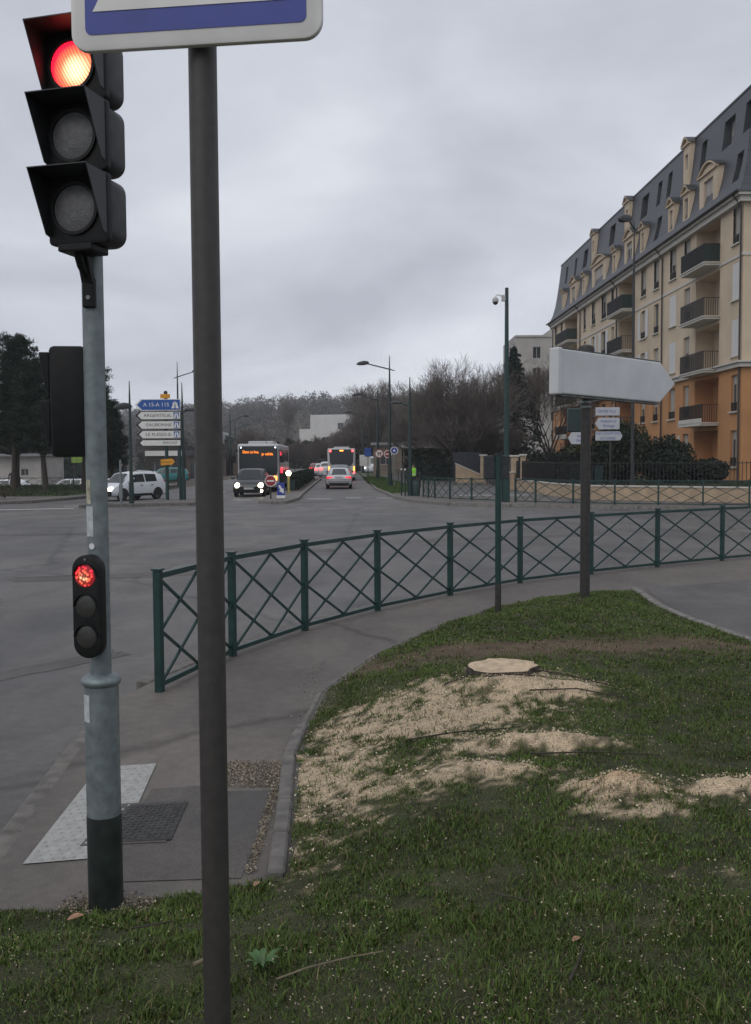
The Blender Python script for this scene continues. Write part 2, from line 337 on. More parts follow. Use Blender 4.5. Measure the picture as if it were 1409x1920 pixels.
# ---- near corner pavement
FENCE = [(-1.78, 7.79), (-1.39, 9.21), (-.79, 10.57), (.02, 11.93), (1.03, 13.23), (2.19, 14.5), (3.5, 15.55), (4.86, 16.5), (6.32, 17.45), (7.8, 18.35)]
near_edge = [(-1.72, 2.0), (-1.74, 3.5), (-1.78, 4.39), (-1.85, 5.0), (-1.95, 6.17), (-2.06, 7.6), (-1.93, 8.1), (-1.56, 9.28), (-.95, 10.68), (-.13, 12.06), (.9, 13.38), (2.09, 14.66), (3.42, 15.72), (4.79, 16.67), (6.25, 17.62), (7.7, 18.5), (14, 21.5), (30, 26)]
sheet('pavement', near_edge + [(30, -12), (-1.72, -12)], -.05, .10, 'pave', kind='structure')
def kerb_run(name, pts, w, z0, z1, m, step=1.0, gap=.012, sub=1, split=True):
    """kerb of single stones laid along a polyline"""
    root = bpy.data.objects.new(name, None); COL.objects.link(root); root['kind'] = 'structure'
    P = [Vector((*p, 0)) for p in pts]; i = 0; k = 0; allb = MB()
    for a, b in zip(P[:-1], P[1:]):
        l = (b-a).length; n = max(1, round(l/step))
        for j in range(n):
            p = a.lerp(b, j/n); q = a.lerp(b, (j+1)/n); d = (q-p).normalized()
            h = random.uniform(-.004, .004)
            tb = MB() if split else allb
            tb.bar(p+d*gap/2+Vector((0, 0, (z0+z1)/2+h)), q-d*gap/2+Vector((0, 0, (z0+z1)/2+h)), w, z1-z0)
            if split: tb.build('kerb_stone', m, root, bevel=.012, seg=1)
    if not split: allb.build('kerb_stone', m, root)
    return root
# road-side kerb, dropped by the crossing, then along the barrier
off = [(x-.075, y+.03) for x, y in near_edge[6:16]]
kerb_run('kerb', off, .15, -.05, .112, 'kerbd', 1.0)
kerb_run('kerb', [(x-.08, y) for x, y in near_edge[1:7]], .16, -.05, .035, 'kerbd', 1.0)
# concrete edging between lawn and pavement
LE = [(-.46, 4.25), (-.51, 5.2), (-.56, 6.0), (-.53, 6.7), (-.45, 7.8), (-.03, 9.2), (.77, 11.0), (1.45, 12.05), (2.12, 12.86), (2.97, 13.45), (3.71, 13.7)]
kerb_run('kerb', LE[:4], .08, .02, .135, 'kerbd', .5)
kerb_run('kerb', LE[3:7], .05, .02, .109, 'kerbd', .8)
RE = [(3.71, 13.7), (3.60, 12.1), (3.68, 11.0), (3.85, 9.76), (4.2, 7.5), (4.6, 4)]
kerb_run('kerb', RE, .10, .02, .135, 'kerb', .8)
flat('pavement_patch', [(-1.28, 4.22), (-.62, 4.26), (-.57, 5.42), (-.88, 5.40), (-1.05, 5.5), (-1.30, 5.45)], .104, 'patch', kind='structure')
flat('asphalt_yard', [(3.9, 13.8), (3.72, 12.1), (3.8, 11), (3.97, 9.8), (4.32, 7.5), (4.7, 4), (30, 4), (30, 20), (7.5, 15.6)], .104, 'road', kind='structure')
# ---- tactile strip with domes, cut round the inspection cover
tac = thing('tactile_strip', 'white tactile paving strip with raised domes beside the traffic signal', 'paving strip', (0, 0, .104))
tq = [(-1.67, 4.42), (-1.72, 5.84), (-1.38, 5.91), (-1.26, 4.50)]
flat('strip', [(a, b) for a, b in tq], 0.002, 'tactile', tac)
dome = MB()
for i in range(8):
    for j in range(26):
        u = (i+.5+.5*(j % 2))/8.5; v = (j+.5)/26; a = Vector(tq[0]).lerp(Vector(tq[1]), v); b = Vector(tq[3]).lerp(Vector(tq[2]), v); p = a.lerp(b, u)
        n = 7; vs = [(p.x+.0125*math.cos(t*2*math.pi/n), p.y+.0125*math.sin(t*2*math.pi/n), .002) for t in range(n)] + [(p.x+.007*math.cos(t*2*math.pi/n), p.y+.007*math.sin(t*2*math.pi/n), .008) for t in range(n)]
        dome.add(vs, [(t, (t+1) % n, n+(t+1) % n, n+t) for t in range(n)] + [tuple(range(n, 2*n))])
dome.build('domes', 'tactile', tac)['kind'] = 'stuff'
mh = thing('inspection_cover', 'dark square metal inspection cover set into the pavement', 'manhole cover', (-1.2, 4.92, .104))
mq = [(-.20, -.27), (-.16, .25), (.15, .30), (.17, -.23)]
b = MB(); b.prism([(x*1.12-.04, y*1.10) for x, y in mq], 0.0, .005, lambda a, c, d: (a, c, d)); b.build('surround', 'patch', mh)
b = MB(); b.prism(mq, .004, .0075, lambda a, c, d: (a, c, d)); b.build('frame', 'iron', mh)
b = MB(); b.prism([(x*.93, y*.93) for x, y in mq], .006, .0085, lambda a, c, d: (a, c, d))
for i in range(11):
    for j in range(13):
        u = (i+.5)/11; v = (j+.5)/13; p = Vector(mq[0]).lerp(Vector(mq[1]), v).lerp(Vector(mq[3]).lerp(Vector(mq[2]), v), u)*.9
        b.box((p.x, p.y, .0095), (.02, .006, .003), R(45 if (i+j) % 2 else -45))
b.build('lid', 'iron', mh)
# ---- far corner, right
RK = [(20, 34.6), (14.1, 35.9), (10.1, 36.8), (5.5, 38.9), (3.15, 40.6), (1.75, 43.7), (1.0, 47.9), (.62, 54), (.06, 61), (rx(1.0, 98)-.4, 98), (rx(.75, 300), 300)]
sheet('pavement_across', [(40, 32), *RK, (30, 300), (40, 200)], -.05, .12, 'pave', kind='structure')
kerb_run('kerb', RK, .16, -.05, .135, 'kerb', 1.0, split=False)
flat('grass_verge', [(.85, 51.5), (.42, 57), (.16, 61), (-.7, 80), (-1.25, 98), (-3.8, 180), (-2.6, 180), (.9, 98), (2.0, 75), (2.5, 62), (2.0, 54)], .13, 'grassg', kind='structure')
flat('road_marking', [(4.3, 48.3), (6.1, 48.3), (6.0, 48.9), (4.2, 48.9)], .125, 'white', kind='structure')
flat('road_marking', [(6.6, 48.3), (8.0, 48.3), (7.9, 48.9), (6.5, 48.9)], .125, 'white', kind='structure')
flat('driveway', [(3.2, 47.5), (8.6, 46.5), (8.45, 53), (7.5, 90), (4.2, 90), (3.4, 60)], .1235, 'road', kind='structure')
# ---- median with nose
MD = [(-5.25, 43.6), (-4.6, 42.9), (-4.05, 43.0), (-3.8, 46.7), (-4.05, 52.8), (rx(-4.05, 94, 52.8), 94), (rx(-5.5, 94, 52.8), 94), (-5.55, 52.8), (-5.4, 47)]
sheet('median', MD, -.05, .12, 'kerbd', kind='structure')
kerb_run('kerb', MD+[MD[0]], .14, -.05, .135, 'kerb', 1.0, split=False)
flat('median_soil', [(-4.35, 56), (rx(-4.35, 92, 56), 92), (rx(-5.2, 92, 56), 92), (-5.2, 56)], .127, 'soil', kind='structure')
# ---- island on the left with the direction signs
IS = [(-12.4, 40.2), (-11.5, 40.9), (-9.4, 41.6), (-8.1, 41.9), (-7.6, 42.6), (-7.9, 44.6), (-9.0, 46.2), (-10.2, 46.0), (-11.4, 42.6)]
sheet('traffic_island', IS, -.05, .12, 'pave', kind='structure')
kerb_run('kerb', IS+[IS[0]], .14, -.05, .132, 'kerbd', 1.0, split=False)
# ---- left verge under the pines
LV = [(-70, 43.0), (-17.6, 43.6), (-16.2, 45.2), (-15.6, 48.4), (-14.8, 56), (-15.2, 75), (-70, 72)]
sheet('left_verge', LV, -.1, .12, 'pave', kind='structure')
kerb_run('kerb', LV[:6], .14, -.05, .132, 'kerbd', 1.0, split=False)
flat('verge_lawn', [(-70, 49), (-16.6, 50.5), (-15.6, 56), (-16, 74), (-70, 71)], .126, 'grassg', kind='structure')
flat('dry_strip', [(-60, 44.2), (-18.3, 44.4), (-17.8, 45.4), (-20, 46.8), (-60, 47)], .126, 'dry', kind='structure')
# ---- repaired strips and a cover in the carriageway
rp = np.random.default_rng(8)
for cx, cy, w_, h_, an in ((-4.4, 16.5, 3.4, .7, .25), (-2.2, 21, 2.6, .9, -.1), (-6.5, 13.0, 2.4, .5, .5), (-3.0, 44.5, 1.6, 1.0, 0), (3.5, 24, 5, .8, .35), (-8.5, 26, 4.5, .8, .1), (-3.2, 9.2, 1.8, .35, .9)):
    ang = np.linspace(0, 2*math.pi, 26, endpoint=False); k_ = np.maximum(np.abs(np.cos(ang)), np.abs(np.sin(ang))); rr_ = 1/k_*(1+.07*rp.normal(size=26))
    q_ = [(cx+w_/2*a*math.cos(b_)*math.cos(an)-h_/2*a*math.sin(b_)*math.sin(an), cy+w_/2*a*math.cos(b_)*math.sin(an)+h_/2*a*math.sin(b_)*math.cos(an)) for a, b_ in zip(rr_, ang)]
    flat('road_repair', q_, .003, 'patch', kind='structure')
# ---- painted markings on the carriageway
def mark(x0, y0, x1, y1, w): 
    d = Vector((x1-x0, y1-y0)).normalized(); n = Vector((-d.y, d.x))*w/2
    flat('road_marking', [(x0-n.x, y0-n.y), (x1-n.x, y1-n.y), (x1+n.x, y1+n.y), (x0+n.x, y0+n.y)], .004, 'white', kind='structure')
mark(-3.4, 48.2, -2.2, 48.2, .55); mark(-1.5, 49.2, -.75, 49.2, .5); mark(.05, 48.6, .95, 48.6, .55)
mark(-7.0, 47.3, -6.1, 47.4, .55); mark(-5.7, 47.2, -5.3, 48.6, .12); mark(-8.7, 49.8, -8.1, 49.8, .5); mark(-8.6, 48, -9.4, 60, .12); mark(-9.5, 64, -9.9, 74, .12)
mark(-23, 36.6, -12.6, 40.1, .45); mark(-13.6, 41.9, -11.6, 43.2, .3); mark(-12.6, 44.5, -10.6, 45.4, .2); mark(-40, 32, -27, 35.2, .4)
# ================================================================== lawn
LP = [(-1.72, 3.96), (-1.38, 3.97), (-1.09, 4.02), (-.66, 4.17)] + [(x+.05, y) for x, y in LE] + RE + [(4.6, -3), (-1.72, -3)]
EDGE = LP[:4] + LE + RE
def lawn_z(x, y):
    d = dist(EDGE, x, y, False)
    z = .108 + .13*sm(d/.9) + .06*sm((4.5-y)/2.2)*sm(d/1.2)
    z += .10*np.exp(-((x-1.0)**2/.55+(y-7.35)**2/.4))
    for cx, cy, a, sx, sy, an in PILES:
        c, s = math.cos(an), math.sin(an); u = (x-cx)*c+(y-cy)*s; v = -(x-cx)*s+(y-cy)*c
        z += a*np.exp(-(u/sx)**2-(v/sy)**2)*(.45+1.1*fbm(x, y, .2, 5))
    return z + .03*(fbm(x, y, .5, 2)-.5) + .016*(vnoise(x, y, .06, 9)-.5)
PILES = [(.98, 5.78, .085, .5, .12, .05), (.72, 5.33, .045, .28, .10, -.1), (1.28, 4.98, .11, .21, .14, .1), (1.97, 5.02, .07, .22, .1, 0), (1.15, 7.0, .06, .7, .16, -.05)]
def saw(x, y):
    n = fbm(x, y, .35, 3); n2 = fbm(x, y, .09, 4)
    def G(cx, cy, sx, sy, a): return a*np.exp(-((x-cx)/sx)**2-((y-cy)/sy)**2)
    g = G(1.1, 7.1, .75, .42, 1.25)+G(.98, 5.78, .52, .17, 1.2)+G(.75, 5.30, .32, .15, .95)+G(1.27, 4.98, .27, .20, 1.3)+G(1.25, 4.72, .30, .14, .9)+G(1.97, 5.02, .27, .12, 1.2)
    g += G(-.02, 6.4, .64, 1.05, .78)+G(.75, 6.35, .7, .55, .60)+G(-.30, 5.0, .30, .95, .66)+G(.2, 5.2, .5, .5, .3)+G(1.7, 4.9, .5, .3, .3)+G(.6, 3.7, .6, .25, .25)+G(1.4, 4.0, .8, .5, .25)
    b = .5*n+.5*n2+.35*(vnoise(x, y, .03, 14)-.5)
    solid = G(1.1, 7.05, .6, .3, 1)+G(.98, 5.78, .5, .13, 1)+G(1.27, 4.98, .24, .17, 1)+G(1.97, 5.02, .25, .1, 1)+G(.75, 5.32, .28, .1, .8)
    return np.clip(sm((b-(.66-.36*np.clip(g, 0, 1)))/.22)*np.clip(g*1.6, 0, .9)+np.clip(solid*1.3-.45, 0, 1)*(.4+.8*n2), 0, 1)
def dirt(x, y):
    return np.clip(np.exp(-((y-8.65-.12*x)/.42)**2)*(.4+1.1*fbm(x, y, .5, 8))*1.3, 0, 1)*(x > -.4)
def lawn_grid(x0, x1, y0, y1, st):
    xs = np.arange(x0, x1, st); ys = np.arange(y0, y1, st); return np.meshgrid(xs, ys)
gx = np.arange(-1.8, 4.7, .035); gy = np.concatenate([np.arange(-3, 2, .25), np.arange(2, 14, .035)])
X, Y = np.meshgrid(gx, gy); ins = pip(LP, X, Y); Z = lawn_z(X, Y); nx = len(gx)
s_ = saw(X, Y)[..., None]; d_ = dirt(X, Y)[..., None]; nn = fbm(X, Y, .25, 6)[..., None]
soil = np.array([.044, .048, .022])*(.5+1.0*nn); dirtc = np.array([.105, .075, .050])*(.6+.8*nn); sawc = np.array([.56, .435, .295])*(.75+.4*fbm(X, Y, .06, 12)[..., None])
pink = np.exp(-((X-1.3)/.2)**2-((Y-5.03)/.12)**2)[..., None]*.7; sawc = sawc*(1-pink)+np.array([.50, .30, .165])*pink
colr = soil*(1-d_)+dirtc*d_; colr = colr*(1-s_)+sawc*s_
cell = (ins[:-1, :-1] & ins[1:, 1:] & ins[:-1, 1:] & ins[1:, :-1]); jj, kk = np.nonzero(cell); ii = jj*nx+kk
used, inv = np.unique(np.stack([ii, ii+1, ii+nx+1, ii+nx], 1).ravel(), return_inverse=True)
npmesh('lawn', np.stack([X, Y, Z], -1).reshape(-1, 3)[used], inv, 4, 'lawn', colors=colr.reshape(-1, 3)[used], kind='structure', smooth=True)
# ---- grass blades
def blades(n, x0, x1, y0, y1, h, w, seedd):
    r = np.random.default_rng(seedd); x = r.uniform(x0, x1, n); y = r.uniform(y0, y1, n)
    # stay inside what the lawn covers and thin out on sawdust and bare soil
    tuft = fbm(x, y, .16, 21); k = pip(LP, x, y) & (np.abs(x) < .42*y+.45) & (r.uniform(size=n) > saw(x, y)*(1.5-1.15*fbm(x, y, .11, 23))) & (r.uniform(size=n) > dirt(x, y)*.9) & (r.uniform(size=n) < np.clip(.12+2.2*(tuft-.28), .08, 1)*(.62+.8*fbm(x, y, .6, 33)+.2*(y > 8)))
    x, y, tuft = x[k], y[k], tuft[k]; n = len(x); z = lawn_z(x, y)-.004
    hh = h*r.uniform(.45, 1.25, n)*(.55+.9*tuft); ww = w*r.uniform(.7, 1.3, n); an = r.uniform(0, 2*math.pi, n); ln = r.uniform(.15, 1.1, n)*hh; ta = an+math.pi/2+r.normal(0, .5, n)
    dx, dy = np.cos(an)*ww/2, np.sin(an)*ww/2; lx, ly = np.cos(ta)*ln, np.sin(ta)*ln
    b = np.stack([x, y, z], 1)
    v = np.stack([b+np.stack([dx, dy, 0*x], 1), b-np.stack([dx, dy, 0*x], 1), b+np.stack([-dx*.7+lx*.35, -dy*.7+ly*.35, hh*.6], 1), b+np.stack([dx*.7+lx*.35, dy*.7+ly*.35, hh*.6], 1),
                  b+np.stack([lx, ly, hh*.92], 1)], 1)
    f = np.concatenate([np.array([0, 1, 2, 3, 2, 4])])
    patch = fbm(x, y, .7, 31)[:, None]; t = r.uniform(size=(n, 1))
    c = np.array([.040, .074, .010])*(1-t)+np.array([.092, .138, .024])*t
    c = c*(.6+.8*patch); dry = r.uniform(size=n) < .12; c[dry] = np.array([.16, .13, .06])*r.uniform(.5, 1.1, (dry.sum(), 1))
    cc = np.repeat(c, 5, 0)
    tri = (np.arange(n)[:, None]*5+np.array([[0, 1, 2, 0, 2, 3, 3, 2, 4]])).ravel()
    return v.reshape(-1, 3), tri, cc
vs, fs, cs, o_ = [], [], [], 0
for a in ((210000, -1.7, 2.4, 1.9, 4.4, .024, .0042, 1), (150000, -1.2, 3.2, 4.4, 8, .026, .0052, 2), (110000, -.6, 3.9, 8, 13.8, .03, .009, 3), (9000, -1.7, 2.4, 1.9, 4.6, .042, .008, 4)):
    v, f, c = blades(*a); vs.append(v); fs.append(f+o_); cs.append(c); o_ += len(v)
g = npmesh('lawn_grass', np.concatenate(vs), np.concatenate(fs), 3, 'grass', colors=np.concatenate(cs))
tag(g, 'short dark green grass covering the corner lawn', 'grass', kind='stuff')
# ---- scattered wood chips
r = np.random.default_rng(5); n = 190000; x = r.uniform(-1.6, 3.4, n); y = 2+11*r.uniform(size=n)**1.6; s = saw(x, y)
k = pip(LP, x, y) & (r.uniform(size=n) < np.clip(s*.8+.08+.12*(fbm(x, y, .5, 41) > .55), 0, 1)) & (np.abs(x) < .42*y+.3)
x, y = x[k], y[k]; z = lawn_z(x, y)+r.uniform(.004, .026, len(x)); n = len(x)
cols = np.array([.60, .50, .37])*r.uniform(.55, 1.25, (n, 1)); cols[r.uniform(size=n) < .3] *= .4
c_ = leafcloud('sawdust', np.stack([x, y, z], 1), np.where(saw(x, y) > .15, r.uniform(.003, .011, n), r.uniform(.0018, .006, n)), cols, 'chip', aspect=.45, flatz=.4)
tag(c_, 'pale sawdust and wood chips scattered over the lawn', 'sawdust', kind='stuff')
# gravel and chips along the edging and round the pole foot
px_ = np.concatenate([r.uniform(-.93, -.58, 2500), r.normal(-.585, .012, 1200), r.uniform(-1.35, -.95, 900), r.normal(-.55, .05, 300)]); py_ = np.concatenate([r.uniform(5.46, 5.92, 2500), r.uniform(4.3, 5.5, 1200), r.normal(3.99, .05, 900), r.uniform(6, 9, 300)])
pz_ = np.full(len(px_), .108)+r.uniform(0, .012, len(px_))
cols = np.array([.33, .28, .21])*r.uniform(.25, 1.2, (len(px_), 1))
tag(leafcloud('gravel', np.stack([px_, py_, pz_], 1), r.uniform(.003, .009, len(px_)), cols, 'chip', aspect=.7, flatz=.6), 'loose gravel and chips lying along the lawn edging', 'gravel', kind='stuff')
# ================================================================== foreground
# red lens: ribbed diffuser, hot in the middle
def lens_mat(name, kind):
    m = bpy.data.materials.new(name); m.use_nodes = True; t = m.node_tree; p = t.nodes['Principled BSDF']; k = t.links.new
    tcn = t.nodes.new('ShaderNodeTexCoord'); sp = t.nodes.new('ShaderNodeSeparateXYZ'); k(tcn.outputs['Object'], sp.inputs[0])
    g = t.nodes.new('ShaderNodeVectorMath'); g.operation = 'DISTANCE'; k(tcn.outputs['Object'], g.inputs[0])
    g.inputs[1].default_value = (.025, -.02, -.025) if kind == 'rib' else (-.005, -.01, -.008)
    rr = t.nodes.new('ShaderNodeValToRGB'); k(g.outputs['Value'], rr.inputs[0]); el = rr.color_ramp.elements
    a = (.03, .105) if kind == 'rib' else (.004, .045)
    el[0].position = a[0]; el[0].color = (1, .66, .34, 1); el[1].position = a[1]; el[1].color = (.9, .008, .035, 1); q = el.new((a[0]+a[1])/2); q.color = (1, .14, .06, 1)
    if kind == 'rib':
        w = t.nodes.new('ShaderNodeTexWave'); w.inputs['Scale'].default_value = 26; w.inputs['Distortion'].default_value = .6; mp_ = t.nodes.new('ShaderNodeMapping'); mp_.inputs['Rotation'].default_value = (0, R(28), 0); k(tcn.outputs['Object'], mp_.inputs[0]); k(mp_.outputs[0], w.inputs['Vector']); src = w.outputs[1]
    else:
        w = t.nodes.new('ShaderNodeTexVoronoi'); w.inputs['Scale'].default_value = 72; k(tcn.outputs['Object'], w.inputs['Vector']); src = w.outputs['Distance']
    mr = t.nodes.new('ShaderNodeMapRange'); k(src, mr.inputs[0]); mr.inputs[3].default_value = 1.2 if kind == 'rib' else 3.0; mr.inputs[4].default_value = 3.0 if kind == 'rib' else .12; mr.inputs[2].default_value = 1 if kind == 'rib' else .55
    k(rr.outputs[0], p.inputs['Emission Color']); k(mr.outputs[0], p.inputs['Emission Strength']); p.inputs['Base Color'].default_value = (.3, .01, .02, 1)
    return m
M['redlens'] = lens_mat('red_lens_lit', 'rib'); M['redsmall'] = lens_mat('red_led_lens_lit', 'led')
M['visorp'] = mat('visor_plastic', (.02, .021, .023), .5, var=.3, scale=18)
M['lensoff'] = mat('unlit_lens', (.12, .12, .122), .4, var=.2, scale=40, bump=.3, bscale=120)
M['lenssm'] = mat('unlit_small_lens', (.030, .030, .026), .35, var=.3, scale=60)
def disc(r, y, n=28, bulge=.0):
    b = MB(); rings = [(0, bulge), (.5, bulge*.8), (.85, bulge*.35), (1, 0)]
    vs = [(0, y-bulge, 0)]; fs = []
    for q, z in rings[1:]: vs += [(r*q*math.cos(2*math.pi*k/n), y-z, r*q*math.sin(2*math.pi*k/n)) for k in range(n)]
    fs = [(0, 1+(k+1) % n, 1+k) for k in range(n)] + [(1+i*n+k, 1+i*n+(k+1) % n, 1+(i+1)*n+(k+1) % n, 1+(i+1)*n+k) for i in range(2) for k in range(n)]
    return b.add(vs, fs)
def rrect(w, h, r, n=5):
    pts = []
    for cx, cy, a0 in ((w/2-r, h/2-r, 0), (-w/2+r, h/2-r, 90), (-w/2+r, -h/2+r, 180), (w/2-r, -h/2+r, 270)):
        pts += [(cx+r*math.cos(R(a0+90*i/n)), cy+r*math.sin(R(a0+90*i/n))) for i in range(n+1)]
    return pts
XZ = lambda a, b, d: (a, d, b)
sig = thing('traffic_signal', 'galvanised traffic signal pole with three black lamp heads showing red', 'traffic light', (-1.16, 4.0, .10))
MB().tube([(0, 0, 1.0), (0, 0, 3.75)], .0435, 24).build('upper_pole', 'galv', sig, True)
MB().tube([(0, 0, .40), (0, 0, .96)], .071, 28).build('lower_pole', 'galv', sig, True)
MB().tube([(0, 0, -.05), (0, 0, .36), (0, 0, .402)], [.0725, .0725, .0722], 28).build('black_base_band', 'tar', sig, True)
MB().tube([(0, 0, .955), (0, 0, .965), (0, 0, .975), (0, 0, .985), (0, 0, .995), (0, 0, 1.005)], [.071, .081, .083, .081, .070, .05], 28).build('collar', 'galv', sig, True)
head = bpy.data.objects.new('signal_head', None)
PH = R(-15)
for i, (zc_, lens) in enumerate(((3.428, 'redlens'), (3.160, 'lensoff'), (2.882, 'lensoff'))):
    # each head: housing, door, visor, lens.  local frame: x right, -y towards the traffic
    hb = MB().prism(rrect(.25, .262, .05), .015, .14, XZ).build('housing', 'greyp', sig, True, bevel=.012)
    parts = [hb]
    parts.append(MB().prism(rrect(.262, .272, .018), -.022, .013, XZ).build('door', 'blackp', hb, True, bevel=.006))
    v = MB(); hw, hh, dp, th = .127, .130, .165, .004
    def wall(pts, nrm):
        k = len(pts); vs = pts+[tuple(Vector(p)+Vector(nrm)*th) for p in pts]; v.add(vs, [tuple(range(k)), tuple(range(k, 2*k))[::-1]]+[(a, (a+1) % k, k+(a+1) % k, k+a) for a in range(k)])
    wall([(-hw, -.02, hh), (hw, -.02, hh), (hw, -dp, hh), (-hw, -dp, hh)], (0, 0, -1))
    for s in (-1, 1): wall([(s*hw, -.02, hh), (s*hw, -dp, hh), (s*hw, -.05, -hh*.75), (s*hw, -.02, -hh*.8)], (-s, 0, 0))
    parts.append(v.build('visor', 'visorp', hb))
    rg = MB(); n = 32
    for a, b_, y0, y1 in ((.090, .102, -.024, -.034),):
        vs = [(q*math.cos(2*math.pi*k/n), y, q*math.sin(2*math.pi*k/n)) for q, y in ((b_, y0), (b_, y1), (a, y1), (a, y0)) for k in range(n)]
        rg.add(vs, [(j*n+k, j*n+(k+1) % n, ((j+1) % 4)*n+(k+1) % n, ((j+1) % 4)*n+k) for j in range(4) for k in range(n)])
    ro_ = rg.build('lens_rim', 'blackp', hb, True); ro_.location = (-.010, 0, 0)
    lo = disc(.0905, -.026, 32, .016).build('lens', lens, hb, True); lo.location = (-.010, 0, 0); parts.append(lo)
    hb.location = (.010, -.17, zc_); hb.rotation_euler.z = PH
b = MB(); b.bar((-.01, -.09, 2.735), (0, -.05, 2.62), .05, .035); b.box((0, -.045, 2.58), (.05, .04, .12)); b.box((.005, -.13, 2.735), (.15, .13, .03), PH)
b.tube([(-.02, -.13, 2.73), (-.015, -.10, 2.68), (0, -.06, 2.64)], .018, 8); b.build('bracket', 'blackp', sig, bevel=.006)
MB().tube([(.0, -.064, 2.56), (.0, -.069, 2.56)], .009, 10).build('bolt', 'galv', sig)
# low repeater
rep = MB().prism(rrect(.128, .425, .062, 8), 0, .055, XZ).build('repeater', 'blackp', sig, True, bevel=.01); rep.location = (-.022, -.115, 1.303); rep.rotation_euler.z = R(-14)
for dz, mm, nm in ((.128, 'redsmall', 'repeater_lens'), (.003, 'lenssm', 'repeater_lens'), (-.122, 'lenssm', 'repeater_lens')):
    l = disc(.046, 0, 24, .006).build(nm, mm, rep, True); l.location = (0, -.002, dz)
    h = MB(); n = 20
    vs = [(.053*math.cos(math.pi*k/n), y, .053*math.sin(math.pi*k/n)) for y in (0, -.012) for k in range(n+1)] + [(.049*math.cos(math.pi*k/n), y, .049*math.sin(math.pi*k/n)) for y in (0, -.012) for k in range(n+1)]
    q = n+1; h.add(vs, [(k, k+1, q+k+1, q+k) for k in range(n)]+[(2*q+k, 3*q+k, 3*q+k+1, 2*q+k+1) for k in range(n)]+[(q+k, q+k+1, 3*q+k+1, 3*q+k) for k in range(n)])
    ho = h.build('hood', 'blackp', rep, True); ho.location = (0, 0, dz)
MB().tube([(0, -.003, .195), (0, .002, .195)], .005, 8).build('screw', 'galv', rep)
for z in (1.42, 1.18): MB().box((-.004, -.07, z), (.03, .05, .03)).build('repeater_bracket', 'blackp', sig)
# pedestrian lantern hung on the far side of the pole, seen from behind
ped = MB().prism(rrect(.15, .46, .02, 3), -.09, .09, XZ).build('pedestrian_lantern', 'blackp', sig, True, bevel=.01); ped.location = (-.125, .10, 2.145); ped.rotation_euler.z = R(6)
for dz in (.105, -.095):
    v = MB(); v.prism([(-.075, .10), (-.118, .10), (-.09, -.09), (-.075, -.09)], -.08, .08, XZ); vo = v.build('lantern_visor', 'blackp', ped, bevel=.005); vo.location = (0, 0, dz)
for z in (2.30, 2.0): MB().box((-.05, .06, z), (.06, .05, .04)).build('lantern_bracket', 'blackp', sig)
# stickers wrapped on the pole
def wrap(r, a0, a1, z0, z1, m, nm):
    n = 8; b = MB(); vs = [((r)*math.cos(R(a0+(a1-a0)*k/n)), r*math.sin(R(a0+(a1-a0)*k/n)), z) for z in (z0, z1) for k in range(n+1)]
    b.add(vs, [(k, k+1, n+2+k, n+1+k) for k in range(n)]); return b.build(nm, m, sig, True)
wrap(.0447, 205, 262, 1.585, 1.71, 'stickw', 'sticker'); wrap(.0447, 215, 250, 1.72, 1.82, 'sticky', 'peeled_sticker'); wrap(.0722, 205, 243, .81, .925, 'stickw', 'sticker')
dt = disc(.013, 0, 18).build('white_dot', 'stickd', sig); dt.location = (-.014, -.0445, 1.545); dt.rotation_euler.z = R(-18)
# ------------------------------------------------ pedestrian crossing sign on a brown post
sp = thing('crossing_sign', 'blue and white pedestrian crossing sign on a tall brown post', 'road sign', (-.462, 2.67, .25), R(-7))
MB().tube([(0, 0, -.1), (0, 0, 3.45)], .0385, 28).build('post', 'postbrown', sp, True)
pl = MB().prism(rrect(.70, .70, .05, 8), -.065, -.042, XZ).build('sign_plate', 'signwhite', sp, True, bevel=.006); pl.location = (.002, -.01, 3.183); pl.scale = (.975, 1, .975)
bl = MB().prism(rrect(.615, .615, .018, 5), -.067, -.0655, XZ).build('blue_field', 'signblue', pl)
MB().prism([(-.285, -.247), (.285, -.247), (0, .27)], -.069, -.0675, XZ).build('white_triangle', 'signwhite', pl)
b = MB()
for k in range(5): b.prism([(-.235+k*.095, -.20), (-.19+k*.095, -.20), (-.165+k*.085, -.165), (-.205+k*.085, -.165)], -.071, -.0695, XZ)
b.build('zebra_stripes', 'ink', pl)
b = MB(); b.prism([(-.03, .0), (.03, .02), (.05, .08), (0, .10), (-.03, .06)], -.071, -.0695, XZ); b.prism([(-.03, 0), (.0, 0), (-.05, -.15), (-.085, -.15)], -.071, -.0695, XZ); b.prism([(0, .0), (.03, .01), (.09, -.15), (.055, -.15)], -.071, -.0695, XZ)
b.prism([(.025+.025*math.cos(a), .13+.025*math.sin(a)) for a in np.linspace(0, 2*math.pi, 12, endpoint=False)], -.071, -.0695, XZ); b.build('walking_figure', 'ink', pl)
for z in (3.05, 3.42): MB().box((0, -.03, z), (.11, .03, .03)).build('clamp', 'galv', sp)
